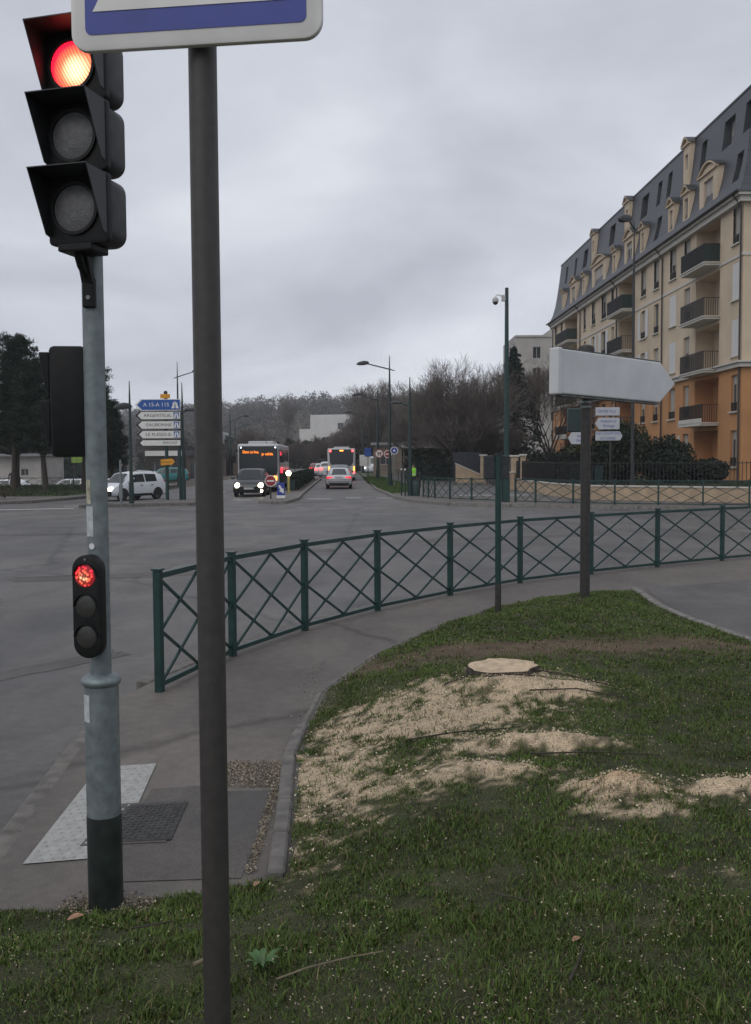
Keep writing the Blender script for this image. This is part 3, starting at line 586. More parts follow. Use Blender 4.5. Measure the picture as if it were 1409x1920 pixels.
# ------------------------------------------------ green barrier with crossed bars
def barrier(name, pts, label, zb, split=True, group=None, hs=1.0, pw=.075):
    root = thing(name, label, 'barrier', (*pts[0], zb), 0, group); o = Vector(pts[0]); P = [Vector(p)-o for p in pts]; H = 1.0
    for i, p in enumerate(P):
        d = (P[min(i+1, len(P)-1)]-P[max(i-1, 0)]); rz = math.atan2(d.y, d.x)
        b = MB(); b.box((p.x, p.y, H/2-.05), (pw*.85, pw*.85, H+.1), rz); po = b.build('post', 'green', root, bevel=.006 if split else 0)
        cp = MB().box((p.x, p.y, H+.009), (pw*1.1, pw*1.1, .014), rz).build('cap', 'green', po)
    for a, b_ in zip(P[:-1], P[1:]):
        d = (b_-a).normalized(); a2 = a+d*pw*.43; b2 = b_-d*pw*.43; l = (b2-a2).length; z0, z1 = .06, .955
        def q(u, z): p = a2+d*(u*l); return Vector((p.x, p.y, z))
        n = Vector((-d.y, d.x, 0))
        MB().bar(q(0, z1), q(1, z1), .035, .045).build('top_rail', 'green', root); MB().bar(q(0, z0), q(1, z0), .035, .04).build('bottom_rail', 'green', root)
        t0, t1, zm = z0+.02, z1-.022, (z0+z1)/2
        bars = [((0, t1), (1, t0), .008), ((0, t0), (1, t1), -.009), ((0, zm), (.5, t1), -.009), ((.5, t1), (1, zm), .008), ((0, zm), (.5, t0), .008), ((.5, t0), (1, zm), -.009)]
        lat = MB()
        for (u0, h0), (u1, h1), of in bars:
            tb = MB() if split else lat
            up = n
            tb.bar(q(u0, h0)+n*of, q(u1, h1)+n*of, .024, .016, up)
            if split: tb.build('diagonal_bar', 'green', root)
        if not split: lat.build('crossed_bars', 'green', root)
    return root
barrier('pedestrian_barrier', FENCE, 'dark green pedestrian barrier with crossed bars curving round the lawn corner', .10)
# ------------------------------------------------ white arrow sign seen from behind, on dark post
ar = thing('direction_sign', 'blank white back of an arrow direction sign on a dark post at the lawn tip', 'direction sign', (2.64, 12.06, .2))
MB().tube([(0, 0, -.1), (0, 0, 3.12)], .062, 20).build('post', 'postdark', ar, True)
MB().tube([(0, 0, 3.10), (0, 0, 3.14), (0, 0, 3.18), (0, 0, 3.20)], [.10, .105, .09, .04], 20).build('post_cap', 'postdark', ar, True)
for z in (2.42, 2.48): MB().tube([(0, 0, z), (0, 0, z+.02)], .068, 20).build('band', 'galv', ar, True)
pa = MB().prism([(-.62, -.27), (1.56, -.27), (1.93, 0), (1.56, .27), (-.62, .27)], -.03, .09, XZ).build('arrow_panel', 'signback', ar, bevel=.02, seg=3); pa.location = (.0, -.10, 2.825); pa.rotation_euler = (0, R(1.0), R(41))
MB().prism([(-.64, -.28), (-.55, -.28), (-.55, .28), (-.64, .28)], -.045, .10, XZ).build('end_cap', 'signback', pa, bevel=.02, seg=3)
MB().prism([(-.55, -.295), (1.55, -.295), (1.57, -.277), (-.55, -.277)], -.02, .08, XZ).build('bottom_trim', 'dirt', pa)
MB().prism([(-.55, .273), (1.56, .273), (1.56, .285), (-.55, .285)], -.02, .08, XZ).build('top_trim', 'dirt', pa)
# ------------------------------------------------ small grey box on green post
gp = thing('post_box', 'small grey box sign on a slim green post at the lawn edge', 'post', (1.455, 11.37, .17), R(8))
MB().tube([(0, 0, .33), (0, 0, 1.875)], .036, 16).build('post', 'green', gp, True)
MB().tube([(0, 0, -.1), (0, 0, .33)], .0375, 16).build('post_foot', 'postdark', gp, True)
MB().box((-.085, .03, 1.72), (.17, .05, .28)).build('sign_back', 'greyp', gp, bevel=.012); MB().box((.075, .03, 1.72), (.13, .05, .28)).build('sign_back', 'greyp', gp, bevel=.012)
MB().tube([(0, 0, 1.86), (0, 0, 1.885)], .05, 12).build('collar', 'greyp', gp)
# ------------------------------------------------ stump, twigs, leaves, weed
st = thing('tree_stump', 'freshly sawn flat tree stump with pale top on the sawdust mound', 'tree stump', (.98, 7.42, float(lawn_z(np.array([.98]), np.array([7.42]))[0])))
rs = np.random.default_rng(3); n = 30; rad = [.245*(1+.10*math.sin(2*a+.7)+.06*math.sin(5*a)+.04*rs.normal()) for a in np.linspace(0, 2*math.pi, n, endpoint=False)]
def ring(s, z, tilt=.0): return [(rad[k]*s*1.05*math.cos(2*math.pi*k/n), rad[k]*s*.9*math.sin(2*math.pi*k/n), z+tilt*math.sin(2*math.pi*k/n)) for k in range(n)]
b = MB(); b.add(ring(1.12, -.1)+ring(1.02, .02)+ring(1, .040, .012), [(j*n+k, j*n+(k+1) % n, (j+1)*n+(k+1) % n, (j+1)*n+k) for j in range(2) for k in range(n)]); b.build('bark', 'bark', st, True)
b = MB(); b.add(ring(.985, .042, .012)+[(0, 0, .045)], [(k, (k+1) % n, n) for k in range(n)]); b.build('sawn_top', 'wood', st, True)
def lz(x, y): return float(lawn_z(np.array([x]), np.array([y]))[0])
tw = [([(.5, 7.0), (.7, 7.2), (.95, 7.12), (1.25, 7.0)], .006, 'long thin dark twig lying against the stump'), ([(1.2, 7.35), (1.5, 7.25), (1.75, 6.95)], .006, 'curved twig trailing right from the stump'),
      ([(1.1, 6.82), (1.45, 6.86), (1.8, 6.75)], .006, 'straight brown twig lying on the sawdust below the stump'), ([(.2, 5.9), (.5, 5.98), (.85, 6.05)], .006, 'twig lying along the upper edge of the long sawdust ridge'),
      ([(.9, 5.55), (1.3, 5.58), (1.65, 5.5)], .005, 'twig lying between the two sawdust ridges'), ([(-.33, 3.02), (-.23, 3.10), (-.1, 3.18), (.02, 3.22)], .0035, 'thin pale stalk leaning through the grass beside the weed'),
      ([(.62, 3.02), (.68, 3.15), (.72, 3.28)], .005, 'short broken twig upright in the open grass'), ([(-.62, 3.13), (-.545, 3.19)], .007, 'short peeled stick beside the brown sign post'), ([(-.95, 3.60), (-.8, 3.66)], .004, 'thin twig in the grass by the traffic signal foot'), ([(.45, 3.7), (.58, 3.62)], .004, 'small curved twig in grass short of the sawdust')]
for pts, rr_, lb in tw:
    P3 = [(x, y, lz(x, y)+.025+random.uniform(0, .01)) for x, y in pts]
    tag(MB().tube(P3, [rr_*(1-.5*i/len(P3)) for i in range(len(P3))], 6).build('twig', 'bark' if 'pale' not in lb and 'peeled' not in lb else 'stalk', None, True), lb, 'twig', 'twigs on the lawn')
M['deadleaf'] = mat('dead_leaf', (.30, .17, .10), .7, var=.3, scale=40)
for x, y, s, rz, lb in ((-1.22, 3.78, .035, .4, 'pale curled dead leaf in the grass by the traffic signal foot'), (-.53, 4.1, .022, 1.2, 'small yellowish dead leaf at the lawn edge near the edging stones'), (-.52, 3.02, .02, 2, 'reddish dead leaf in the grass left of the brown post'), (.70, 3.30, .02, .6, 'brown dead leaf caught on the broken twig')):
    b = MB(); z = lz(x, y)+.035; vs = []; n = 9
    for k in range(n):
        t = k/(n-1); w = math.sin(math.pi*t)**.8*s*.6; vs += [(s*(2*t-1), -w, .4*w+.3*s*t), (s*(2*t-1), 0, .2*s*t), (s*(2*t-1), w, .5*w+.2*s*t)]
    b.add(vs, [(3*k+j, 3*k+3+j, 3*k+4+j, 3*k+1+j) for k in range(n-1) for j in range(2)]); tag(b.build('dead_leaf', 'deadleaf', None, True, loc=(x, y, z), rz=rz), lb, 'leaf', 'dead leaves on the lawn')
M['weed'] = mat('weed_leaf', (.055, .12, .032), .5, var=.3, scale=30)
wd = thing('dandelion_weed', 'rosette weed with long pale green leaves beside the brown post', 'weed', (-.39, 3.10, lz(-.39, 3.10)))
for k in range(9):
    a = k*.72+random.uniform(-.2, .2); l = random.uniform(.05, .09); vs = []; n = 6
    for j in range(n):
        t = j/(n-1); w = .010*math.sin(math.pi*min(1, .15+t*.85))*(1+.25*(j % 2)); rr_ = l*t; z = .045*math.sin(t*2.1)+.02
        for s in (-1, 0, 1): vs.append((rr_*math.cos(a)-s*w*math.sin(a), rr_*math.sin(a)+s*w*math.cos(a), z+(.004 if s else 0)))
    MB().add(vs, [(3*j+i, 3*j+3+i, 3*j+4+i, 3*j+1+i) for j in range(n-1) for i in range(2)]).build('leaf', 'weed', wd, True)
# ================================================================== apartment building
def wall_holes(b, us, vs, holes, f, depth):
    """grid wall with openings. f(u,v,d)->xyz ; reveals run depth inwards"""
    us = sorted(set([round(u, 4) for u in us]+[round(h[k], 4) for h in holes for k in (0, 1)])); vs = sorted(set([round(v, 4) for v in vs]+[round(h[k], 4) for h in holes for k in (2, 3)]))
    def inh(u, v): return any(h[0] < u < h[1] and h[2] < v < h[3] for h in holes)
    for i in range(len(us)-1):
        for j in range(len(vs)-1):
            if inh((us[i]+us[i+1])/2, (vs[j]+vs[j+1])/2): continue
            b.add([f(us[i], vs[j], 0), f(us[i+1], vs[j], 0), f(us[i+1], vs[j+1], 0), f(us[i], vs[j+1], 0)], [(0, 1, 2, 3)])
    for h in holes:
        dd = h[4] if len(h) > 4 else depth; vv = [v for v in vs if h[2] <= v <= h[3]]; uu = [u for u in us if h[0] <= u <= h[1]]
        for u in (h[0], h[1]):
            for v0, v1 in zip(vv[:-1], vv[1:]): b.add([f(u, v0, 0), f(u, v1, 0), f(u, v1, dd), f(u, v0, dd)], [(0, 1, 2, 3)])
        for v in (h[2], h[3]):
            for u0, u1 in zip(uu[:-1], uu[1:]): b.add([f(u0, v, 0), f(u1, v, 0), f(u1, v, dd), f(u0, v, dd)], [(0, 1, 2, 3)])
BL = 50.0; FH = 3.03; EV = 5*FH
bd = thing('apartment_building', 'long cream and orange apartment block with slate mansard roof, dormers and balconies', 'building', (19.75, 52, .82), math.pi/2+.018)
WIN = [(1.0, .9), (8.8, 1.1), (11.5, 1.25), (15.0, 1.1), (18.0, 1.2), (26.4, .85), (29.2, 1.5), (32.7, 1.2), (36.0, .9), (45.9, .85), (48.7, 1.0)]
REC = [(3.3, 7.2), (20.3, 24.6), (39.0, 44.3)]
fF = lambda u, v, d: (u, -d, v)            # facade: local y = outward
def facade(z0, z1, floors, m, nm):
    holes = []
    for k in floors:
        zf = k*FH
        for s, w in WIN: holes.append((s-w/2, s+w/2, zf+.62, zf+2.62, .22))
        for a, c in REC: holes.append((a, c, zf+.10, zf+2.72, 1.15))
    b = MB(); wall_holes(b, [0, BL], [z0, z1], holes, fF, .22)
    # near end wall and far end, back
    b.add([(0, 0, z0), (0, -14, z0), (0, -14, z1), (0, 0, z1)], [(0, 1, 2, 3)]); b.add([(BL, 0, z0), (BL, -14, z0), (BL, -14, z1), (BL, 0, z1)], [(0, 1, 2, 3)]); b.add([(0, -14, z0), (BL, -14, z0), (BL, -14, z1), (0, -14, z1)], [(0, 1, 2, 3)])
    return b.build(nm, m, bd)
facade(-.6, 2*FH, (0, 1), 'oran', 'lower_wall'); facade(2*FH, EV, (2, 3, 4), 'cream', 'upper_wall')
rb = random.Random(4)
def window(s, z0, z1, w, y, m_parent, pane=None):
    b = MB(); t = .05
    for x in (s-w/2+t/2, s+w/2-t/2, s): b.box((x, y, (z0+z1)/2), (t, .05, z1-z0))
    for z in (z0+t/2, z1-t/2): b.box((s, y+.003, z), (w, .05, t))
    fo = b.build('window', 'frame', m_parent)
    MB().box((s, y-.02, (z0+z1)/2), (w, .01, z1-z0)).build('pane', 'glass', fo)
    bh = rb.choice([0, .25, .5, .75, 1, 1]) if pane is None else pane
    if bh: MB().box((s, y-.008, z1-(z1-z0)*bh/2-.02), (w-.1, .008, (z1-z0)*bh-.04)).build('roller_blind', 'blind', fo)
    return fo
def bars(b, x0, x1, y, z0, z1, st=.12):
    n = max(2, round((x1-x0)/st))
    for i in range(n+1): b.box((x0+(x1-x0)*i/n, y, (z0+z1)/2), (.03, .03, z1-z0))
    b.box(((x0+x1)/2, y, z1), (x1-x0+.03, .05, .05)); b.box(((x0+x1)/2, y, z0), (x1-x0, .03, .025))
for k in range(5):
    zf = k*FH
    for i, (s, w) in enumerate(WIN):
        fo = window(s, zf+.62, zf+2.62, w, -.16, bd)
        MB().box((s, .045, zf+.58), (w+.24, .16, .07)).build('sill', 'trim', fo)
        b = MB(); bars(b, s-w/2+.02, s+w/2-.02, -.03, zf+.70, zf+1.10, .14); b.build('window_rail', 'rail', fo)
        st = None
        if (i, k) in ((2, 3), (2, 2), (0, 2), (0, 3)): st = 'closed'
        elif (i, k) in ((4, 3), (6, 3), (7, 3), (9, 2), (10, 2), (4, 2), (7, 2)): st = 'open'
        if st:
            for sg in (-1, 1):
                cx = s+sg*w/4 if st == 'closed' else s+sg*(w*.75+.02)
                so_ = MB().box((cx, .035 if st == 'open' else -.02, zf+1.62), (w/2-.02, .04, 1.98)).build('shutter', 'shutter', fo)
    for a, c in REC:
        # back of the loggia with a glazed door
        b = MB(); wall_holes(b, [a, c], [zf+.1, zf+2.72], [(a+.5, a+2.3, zf+.101, zf+2.4)], lambda u, v, d: (u, -1.15-d, v), .1)
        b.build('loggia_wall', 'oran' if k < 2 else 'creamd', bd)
        window(a+1.4, zf+.11, zf+2.39, 1.78, -1.22, bd)
        if k == 0: continue
        sl = MB().box(((a+c)/2, .48, zf+.02), (c-a+.1, .94, .18)).box(((a+c)/2, .50, zf+.085), (c-a+.22, 1.02, .06)).build('balcony_slab', 'trim', bd)
        if k == 1: MB().box(((a+c)/2, .98, zf+.15), (c-a, .06, .42)).build('balcony_upstand', 'trim', sl)
        scr = (k == 4) or (k in (2,) and a > 30)
        b = MB()
        if scr: b.box(((a+c)/2, .90, zf+.66), (c-a-.04, .02, .95)); b.box((a+.04, .45, zf+.66), (.02, .88, .95)); b.box((c-.04, .45, zf+.66), (.02, .88, .95))
        b2 = MB(); bars(b2, a+.04, c-.04, .93, zf+.16, zf+1.15, .13)
        for x in (a+.03, c-.03):
            for q in range(7): b2.box((x, .10+q*.13, zf+.66), (.03, .03, 1.0))
            b2.box((x, .48, zf+1.15), (.035, .93, .035))
        ro = b2.build('balcony_railing', 'rail', sl)
        if scr: b.build('privacy_screen', 'screen', sl)
# courses and cornices, wrapping the near corner
def course(nm, z, h, p, m):
    MB().box(((BL)/2, p/2, z), (BL+2*p, p, h)).box((-p/2, -7.0, z), (p, 14, h)).build(nm, m, bd)
course('string_course', 2*FH+.05, .22, .22, 'trim'); course('string_course_upper', 2*FH+.22, .10, .34, 'trim'); course('floor_band', 4*FH-.1, .16, .05, 'trim')
course('eaves_cornice', EV-.28, .30, .30, 'trim'); course('eaves_soffit', EV-.06, .14, .48, 'trim')
MB().tube([(-.6, .62, EV+.06), (BL+.6, .62, EV+.06)], .075, 8).build('gutter', 'zinc', bd, True)
for s in (.15, 13.5, 24.95, 37.5, 49.9):
    MB().tube([(s, .6, EV+.02), (s, .3, EV-.35), (s, .09, EV-.65), (s, .09, -.5)], .05, 8).build('drainpipe', 'zinc', bd, True)
# mansard
PR = [(.55, 0), (.30, .35), (.06, .9), (-.16, 1.8), (-.34, 3.0), (-.50, 4.3), (-.66, 5.9)]
def off_(v): return float(np.interp(v, [p[1] for p in PR], [p[0] for p in PR]))
def fM(u, v, d):
    o = off_(v)
    x = u if .5 < u < BL-.5 else (-o if u <= .5 else BL+o)
    return (x, o-d, EV+.02+v)
UPW = [(.9, .9), (3.6, 1.6), (7.6, .9), (14.0, .9), (16.2, .9), (19.6, 1.7), (28.6, 1.7), (38, 1.6), (42, .9), (46, .9)]
LOW = [(1.2, .9), (15.2, 1.0)]
holes = [(s-w/2, s+w/2, 3.55, 5.2, .55) for s, w in UPW] + [(s-w/2, s+w/2, .95, 2.55, .6) for s, w in LOW]
b = MB(); wall_holes(b, [0, 1.0e-3+.0, BL], [p[1] for p in PR], holes, fM, .5)
for (o0, v0), (o1, v1) in zip(PR[:-1], PR[1:]):
    for xs in (0, 1):
        a = (-o0, BL+o0)[xs]; c = (-o1, BL+o1)[xs]
        b.add([(a, o0, EV+.02+v0), (a, -14, EV+.02+v0), (c, -14, EV+.02+v1), (c, o1, EV+.02+v1)], [(0, 1, 2, 3)])
b.add([(-PR[-1][0], PR[-1][0], EV+5.92), (BL+PR[-1][0], PR[-1][0], EV+5.92), (BL+PR[-1][0], -14, EV+5.92), (-PR[-1][0], -14, EV+5.92)], [(0, 1, 2, 3)])
# slate: thin courses in the colour and relief
ms = bpy.data.materials.new('slate_courses'); ms.use_nodes = True; t = ms.node_tree; p = t.nodes['Principled BSDF']; p.inputs['Roughness'].default_value = .5
tcn = t.nodes.new('ShaderNodeTexCoord'); mpn = t.nodes.new('ShaderNodeMapping'); mpn.inputs['Rotation'].default_value = (R(90), 0, 0); t.links.new(tcn.outputs['Object'], mpn.inputs[0])
bk = t.nodes.new('ShaderNodeTexBrick'); bk.inputs['Scale'].default_value = 4; bk.inputs['Color1'].default_value = (.040, .044, .055, 1); bk.inputs['Color2'].default_value = (.058, .062, .074, 1); bk.inputs['Mortar'].default_value = (.02, .02, .025, 1); bk.inputs['Mortar Size'].default_value = .012; t.links.new(mpn.outputs[0], bk.inputs['Vector']); t.links.new(bk.outputs[0], p.inputs['Base Color'])
M['slates'] = ms
roof = b.build('mansard_roof', 'slates', bd)
MB().box((BL/2, -.70, EV+5.98), (BL-1.2, .16, .12)).box((.66, -7.5, EV+5.98), (.16, 13.4, .12)).build('roof_edge', 'zinc', roof)
for s, w in UPW: 
    y = off_(4.4)-.50; fo = window(s, EV+3.58, EV+5.2, w, y, bd, rb.choice([0, 0, .5]))
for s, w in LOW: window(s, EV+1.0, EV+2.55, w, off_(1.7)-.52, bd, 0)
def dormer(s, w, z0, h, ww, wh, zs, big=False):
    """front wall with window and curved pediment"""
    zt = z0+h; y0 = .12 if z0 < 2 else -.28
    d = MB(); wall_holes(d, [s-w/2, s+w/2], [z0, zt], [(s-ww/2, s+ww/2, zs, zs+wh, .18)], lambda u, v, q: (u, y0-q, EV+v), .18)
    for x in (s-w/2, s+w/2): d.add([(x, y0, EV+z0), (x, y0, EV+zt), (x, -1.3, EV+zt), (x, -1.3, EV+z0)], [(0, 1, 2, 3)])
    n = 10; rise = .28 if not big else .42; arc = [(s-w/2+w*k/n, EV+zt+rise*math.sin(math.pi*k/n)) for k in range(n+1)]
    d.add([(x, y0, z) for x, z in arc]+[(x, -1.6, z) for x, z in arc], [tuple(range(n+1))]+[(k, k+1, n+2+k, n+1+k) for k in range(n)])
    do = d.build('dormer', 'cream', bd)
    hd = MB(); e = .14; ou = [(s-w/2-e+(w+2*e)*k/n, EV+zt+.02+(rise+.16)*math.sin(math.pi*k/n)) for k in range(n+1)]; inn = [(x, z-.10) for x, z in ou]
    hd.add([(x, y0+.16, z) for x, z in ou]+[(x, y0+.16, z) for x, z in inn]+[(x, -1.5, z) for x, z in ou], [(k, k+1, n+2+k, n+1+k) for k in range(n)]+[(k, k+1, 2*n+3+k, 2*n+2+k) for k in range(n)])
    hd.add([(x, y0+.02, z) for x, z in inn]+[(x, y0+.16, z) for x, z in inn], [(k, k+1, n+2+k, n+1+k) for k in range(n)]); hd.build('pediment', 'cream', do)
    hd2 = MB(); hd2.add([(x, y0+.17, z+.03) for x, z in ou]+[(x, -1.5, z+.03) for x, z in ou], [(k, k+1, n+2+k, n+1+k) for k in range(n)]); hd2.build('zinc_cap', 'zinc', do)
    MB().box((s, y0+.06, EV+zt-.03), (w+.22, .14, .09)).build('dormer_cornice', 'cream', do)
    fo = window(s, EV+zs, EV+zs+wh, ww, y0-.14, do)
for s, w in ((8.8, 1.15), (11.7, 1.15), (18.0, 1.1), (25.6, 1.1), (36.0, 1.1), (44.8, 1.1)): dormer(s, w, .25, 2.2, .6, 1.25, .85)
for s, w in ((5.0, 2.9), (21.4, 2.5), (30.6, 4.6), (40.2, 2.6)): dormer(s, w, .25, 2.35, 1.5 if w < 4 else 3.0, 1.75, .45, True)
for s in (10.0, 23.6, 34.2): dormer(s, 1.1, 3.0, 2.75, .55, .95, 4.2)
# ground floor glazed entrance, wall lamp and small box
MB().box((9.9, .05, 2.35), (.35, .08, .35)).build('wall_box', 'trim', bd)
# ------------------------------------------------ grey tower block behind
gb = thing('tower_block', 'plain grey apartment block standing behind the conifer', 'building', (18.9, 130, 0), 0)
def simple_block(root, w, d, h, m, wins, face='front'):
    holes = [(a, b_, c, e_, .2) for a, b_, c, e_ in wins]
    b = MB(); wall_holes(b, [0, w], [-1, h], holes, lambda u, v, q: (u, q, v), .2)
    b.add([(0, 0, -1), (0, d, -1), (0, d, h), (0, 0, h)], [(0, 1, 2, 3)]); b.add([(w, 0, -1), (w, d, -1), (w, d, h), (w, 0, h)], [(0, 1, 2, 3)]); b.add([(0, 0, h), (w, 0, h), (w, d, h), (0, d, h)], [(0, 1, 2, 3)]); b.add([(0, d, -1), (w, d, -1), (w, d, h), (0, d, h)], [(0, 1, 2, 3)])
    b.build('wall', m, root)
    for a, b_, c, e_ in wins:
        f = MB().box(((a+b_)/2, .14, c+.05), (b_-a, .06, .08)).box(((a+b_)/2, .14, e_-.04), (b_-a, .06, .08)).box(((a+b_)/2, .14, (c+e_)/2), (.06, .06, e_-c-.16)).build('window', 'frame', root)
        MB().box(((a+b_)/2, .18, (c+e_)/2), (b_-a, .02, e_-c)).build('pane', 'glass', f)
simple_block(gb, 14, 12, 18.2, 'conc', [(x0, x0+1.0, 1.3+2.8*k, 2.9+2.8*k) for k in range(6) for x0 in (2.4, 4.9, 8.2)])
MB().box((2.4, 5.9, 18.3), (4.8, 12.1, .25)).build('parapet', 'conc', gb); MB().box((9.4, 6, 18.75), (9.1, 11.8, 1.1)).build('roof_storey', 'conc', gb)
# ------------------------------------------------ far white block on the hill foot
wb = thing('white_block', 'distant white apartment block with rooftop chimneys beyond the traffic', 'building', (-23.5, 350, 0), R(-11))
simple_block(wb, 13.4, 34, 18.0, 'whiteb', [(10.2, 12.4, 12.6+z, 15.0+z) for z in (0, -5)])
for k in range(9):
    for z in (13.0, 9.0): MB().box((13.41, 3+k*3.4, z+1), (.08, 1.8, 2.2)).build('side_window', 'glass', wb)
for x, z in ((3.5, 1.2), (4.5, 1.0), (6.3, .8), (7.8, 1.5), (9.6, 1.0), (11.3, .9)): MB().box((x, 4, 18+z/2), (.8, 1.0, z)).box((x, 4, 18+z+.05), (1.0, 1.2, .12)).build('chimney', 'greyp', wb)
MB().tube([(6.6, 5, 18), (6.6, 5, 22.2)], .08, 6).box((6.6, 5, 21.6), (1.6, .06, .06)).build('aerial', 'greyp', wb)
MB().box((-2.4, 8, 6), (4.6, 12, 14)).build('side_wing', 'whiteb', wb)
lb = thing('white_house', 'small pale house far behind the oncoming bus', 'house', (-37, 215, -1))
simple_block(lb, 5.5, 8, 7.0, 'whiteb', [(1, 2, 3.6, 5), (3.4, 4.4, 3.6, 5)])
MB().prism([(-.4, 6.9), (5.9, 6.9), (2.75, 9.2)], -.3, 8.3, XZ).build('roof', 'rooft', lb)
# ------------------------------------------------ low house behind the hedge
hs = thing('low_house', 'low house with grey slate roof behind the dark hedge', 'house', (2.8, 96, .1), R(-2))
b = MB(); wall_holes(b, [0, 12.5], [0, 3.2], [(.9, 2.2, 1.0, 2.3, .15), (3.2, 4.2, 1.0, 2.3, .15)], lambda u, v, q: (u, q, v), .15)
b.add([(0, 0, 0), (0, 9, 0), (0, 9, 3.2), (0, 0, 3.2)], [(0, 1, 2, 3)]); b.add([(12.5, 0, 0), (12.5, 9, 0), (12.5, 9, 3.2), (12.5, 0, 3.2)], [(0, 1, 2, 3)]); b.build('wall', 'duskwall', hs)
for a in (1.55, 3.7): fo = MB().box((a, .10, 2.22), (1.3 if a < 2 else 1.0, .05, .12)).box((a, .1, 1.65), (.07, .05, 1.1)).build('window', 'shutter', hs); MB().box((a, .13, 1.65), (1.3, .02, 1.3)).build('pane', 'glass', fo)
b = MB(); b.add([(-.5, -.6, 3.05), (13, -.6, 3.05), (11, 4.5, 5.6), (1.5, 4.5, 5.6), (-.5, 9.6, 3.05), (13, 9.6, 3.05)], [(0, 1, 2, 3), (4, 5, 2, 3), (0, 3, 4), (1, 2, 5)]); rf = b.build('roof', 'rooft', hs)
MB().box((6.3, 2.6, 4.9), (2.4, 2.0, 1.2)).prism([(5.0, 5.45), (7.6, 5.45), (6.3, 6.2)], 1.5, 4.4, XZ).build('roof_dormer', 'rooft', rf); MB().box((8.8, 4.6, 6.0), (.7, .6, 1.2)).build('chimney', 'wallc', rf)
MB().box((6.25, -.62, 3.02), (13.6, .10, .14)).build('gutter', 'trim', hs)
annex = thing('low_annex', 'low flat-roofed annex with pale gutter beside the bus stop', 'building', (-.2, 108, .1), 0)
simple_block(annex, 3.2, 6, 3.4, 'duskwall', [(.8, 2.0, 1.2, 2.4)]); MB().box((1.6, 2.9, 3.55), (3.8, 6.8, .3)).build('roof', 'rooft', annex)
# ------------------------------------------------ garden wall, gate pillars, railings
GW = [(8.42, 58), (8.45, 54), (8.8, 47), (9.55, 43), (15.2, 38.9), (24, 36)]
sheet('garden', [*[(x+.1, y+.1) for x, y in GW], (40, 36), (40, 110), (8.6, 110), (8.5, 58)], 0, .66, 'grassg', kind='structure')
gw = thing('garden_wall', 'low cream garden wall with pale coping along the pavement', 'wall', (8.42, 58, .12))
o = Vector((8.42, 58, .12))
for a, c in zip(GW[:-1], GW[1:]):
    a = Vector((*a, .12))-o; c = Vector((*c, .12))-o; z = Vector((0, 0, 1))
    w = MB().bar(a+z*.27, c+z*.27, .20, .64).build('wall_section', 'wallc', gw); MB().bar(a+z*.62, c+z*.62, .28, .06).build('coping', 'trim', w)
rl = thing('garden_railing', 'black iron railing with upright bars on the garden wall', 'railing', (8.42, 58, .12))
for a, c in zip(GW[:-1], GW[1:]):
    a = Vector((*a, .12))-o; c = Vector((*c, .12))-o; n = int((c-a).length/.16); b = MB()
    for k in range(n+1): q = a.lerp(c, k/n); b.box((q.x, q.y, 1.15), (.022, .022, 1.1))
    b.build('upright_bars', 'rail', rl)['kind'] = 'stuff'
    for z in (.75, 1.62): MB().bar(a+Vector((0, 0, z)), c+Vector((0, 0, z)), .03, .03).build('rail', 'rail', rl)
def pillar(x, y, h, w, lab, d=None):
    p = thing('gate_pillar', lab, 'pillar', (x, y, .12), 0, 'gate pillars'); MB().box((0, 0, h/2), (w, d or w, h)).build('shaft', 'wallc', p, bevel=.015); MB().box((0, 0, h+.04), (w+.14, (d or w)+.14, .10)).build('cap', 'trim', p, bevel=.02)
pillar(8.62, 55.5, 2.0, .42, 'tall cream gate pillar next to the garden railing'); pillar(8.35, 57.6, 1.95, .40, 'cream gate pillar standing by the street camera mast'); pillar(8.15, 72.5, 2.05, .42, 'cream gate pillar where the sloping wall ends')
dw = thing('gate_wing', 'stepped cream wall piece in front of the gate pillar', 'wall', (8.0, 57.2, .12)); MB().box((-.05, 0, .5), (.62, .3, 1.0)).build('block', 'wallc', dw); MB().box((-.05, 0, 1.03), (.74, .4, .06)).build('coping', 'trim', dw)
ga = thing('white_gate', 'white upright gate frame beside the cream pillar', 'gate', (8.45, 71.8, .12))
for x in (0, .42): MB().box((x, 0, 1.0), (.09, .09, 2.0)).build('upright', 'trim', ga)
for z in (.2, 1.95): MB().box((.21, 0, z), (.33, .07, .09)).build('crossbar', 'trim', ga)
rw = thing('ramp_wall', 'sloping cream wall with pale coping left of the gate', 'wall', (8.0, 73.3, .12))
MB().prism([(-1.85, 0), (0, 0), (0, .62), (-1.85, 1.45)], 0, .3, XZ).build('slope', 'wallc', rw); MB().bar((-1.87, .15, 1.48), (0, .15, .65), .4, .07).build('coping', 'trim', rw)
nv = thing('metal_gate', 'dark navy sheet metal gate above the sloping wall', 'gate', (6.0, 74.2, .12))
for k in range(5): MB().box((.25+k*.44, 0, 1.25), (.425, .05, 2.2)).build('panel', 'navy', nv)
MB().box((1.1, .04, 2.3), (2.3, .06, .06)).build('top_rail', 'navy', nv)
n2 = thing('metal_gate', 'dark navy double gate between the cream pillars', 'gate', (8.25, 58.2, .12), R(90))
for k in range(9): MB().box((.6+k*1.5, 0, 1.0), (1.46, .05, 1.8)).build('panel', 'navy', n2)
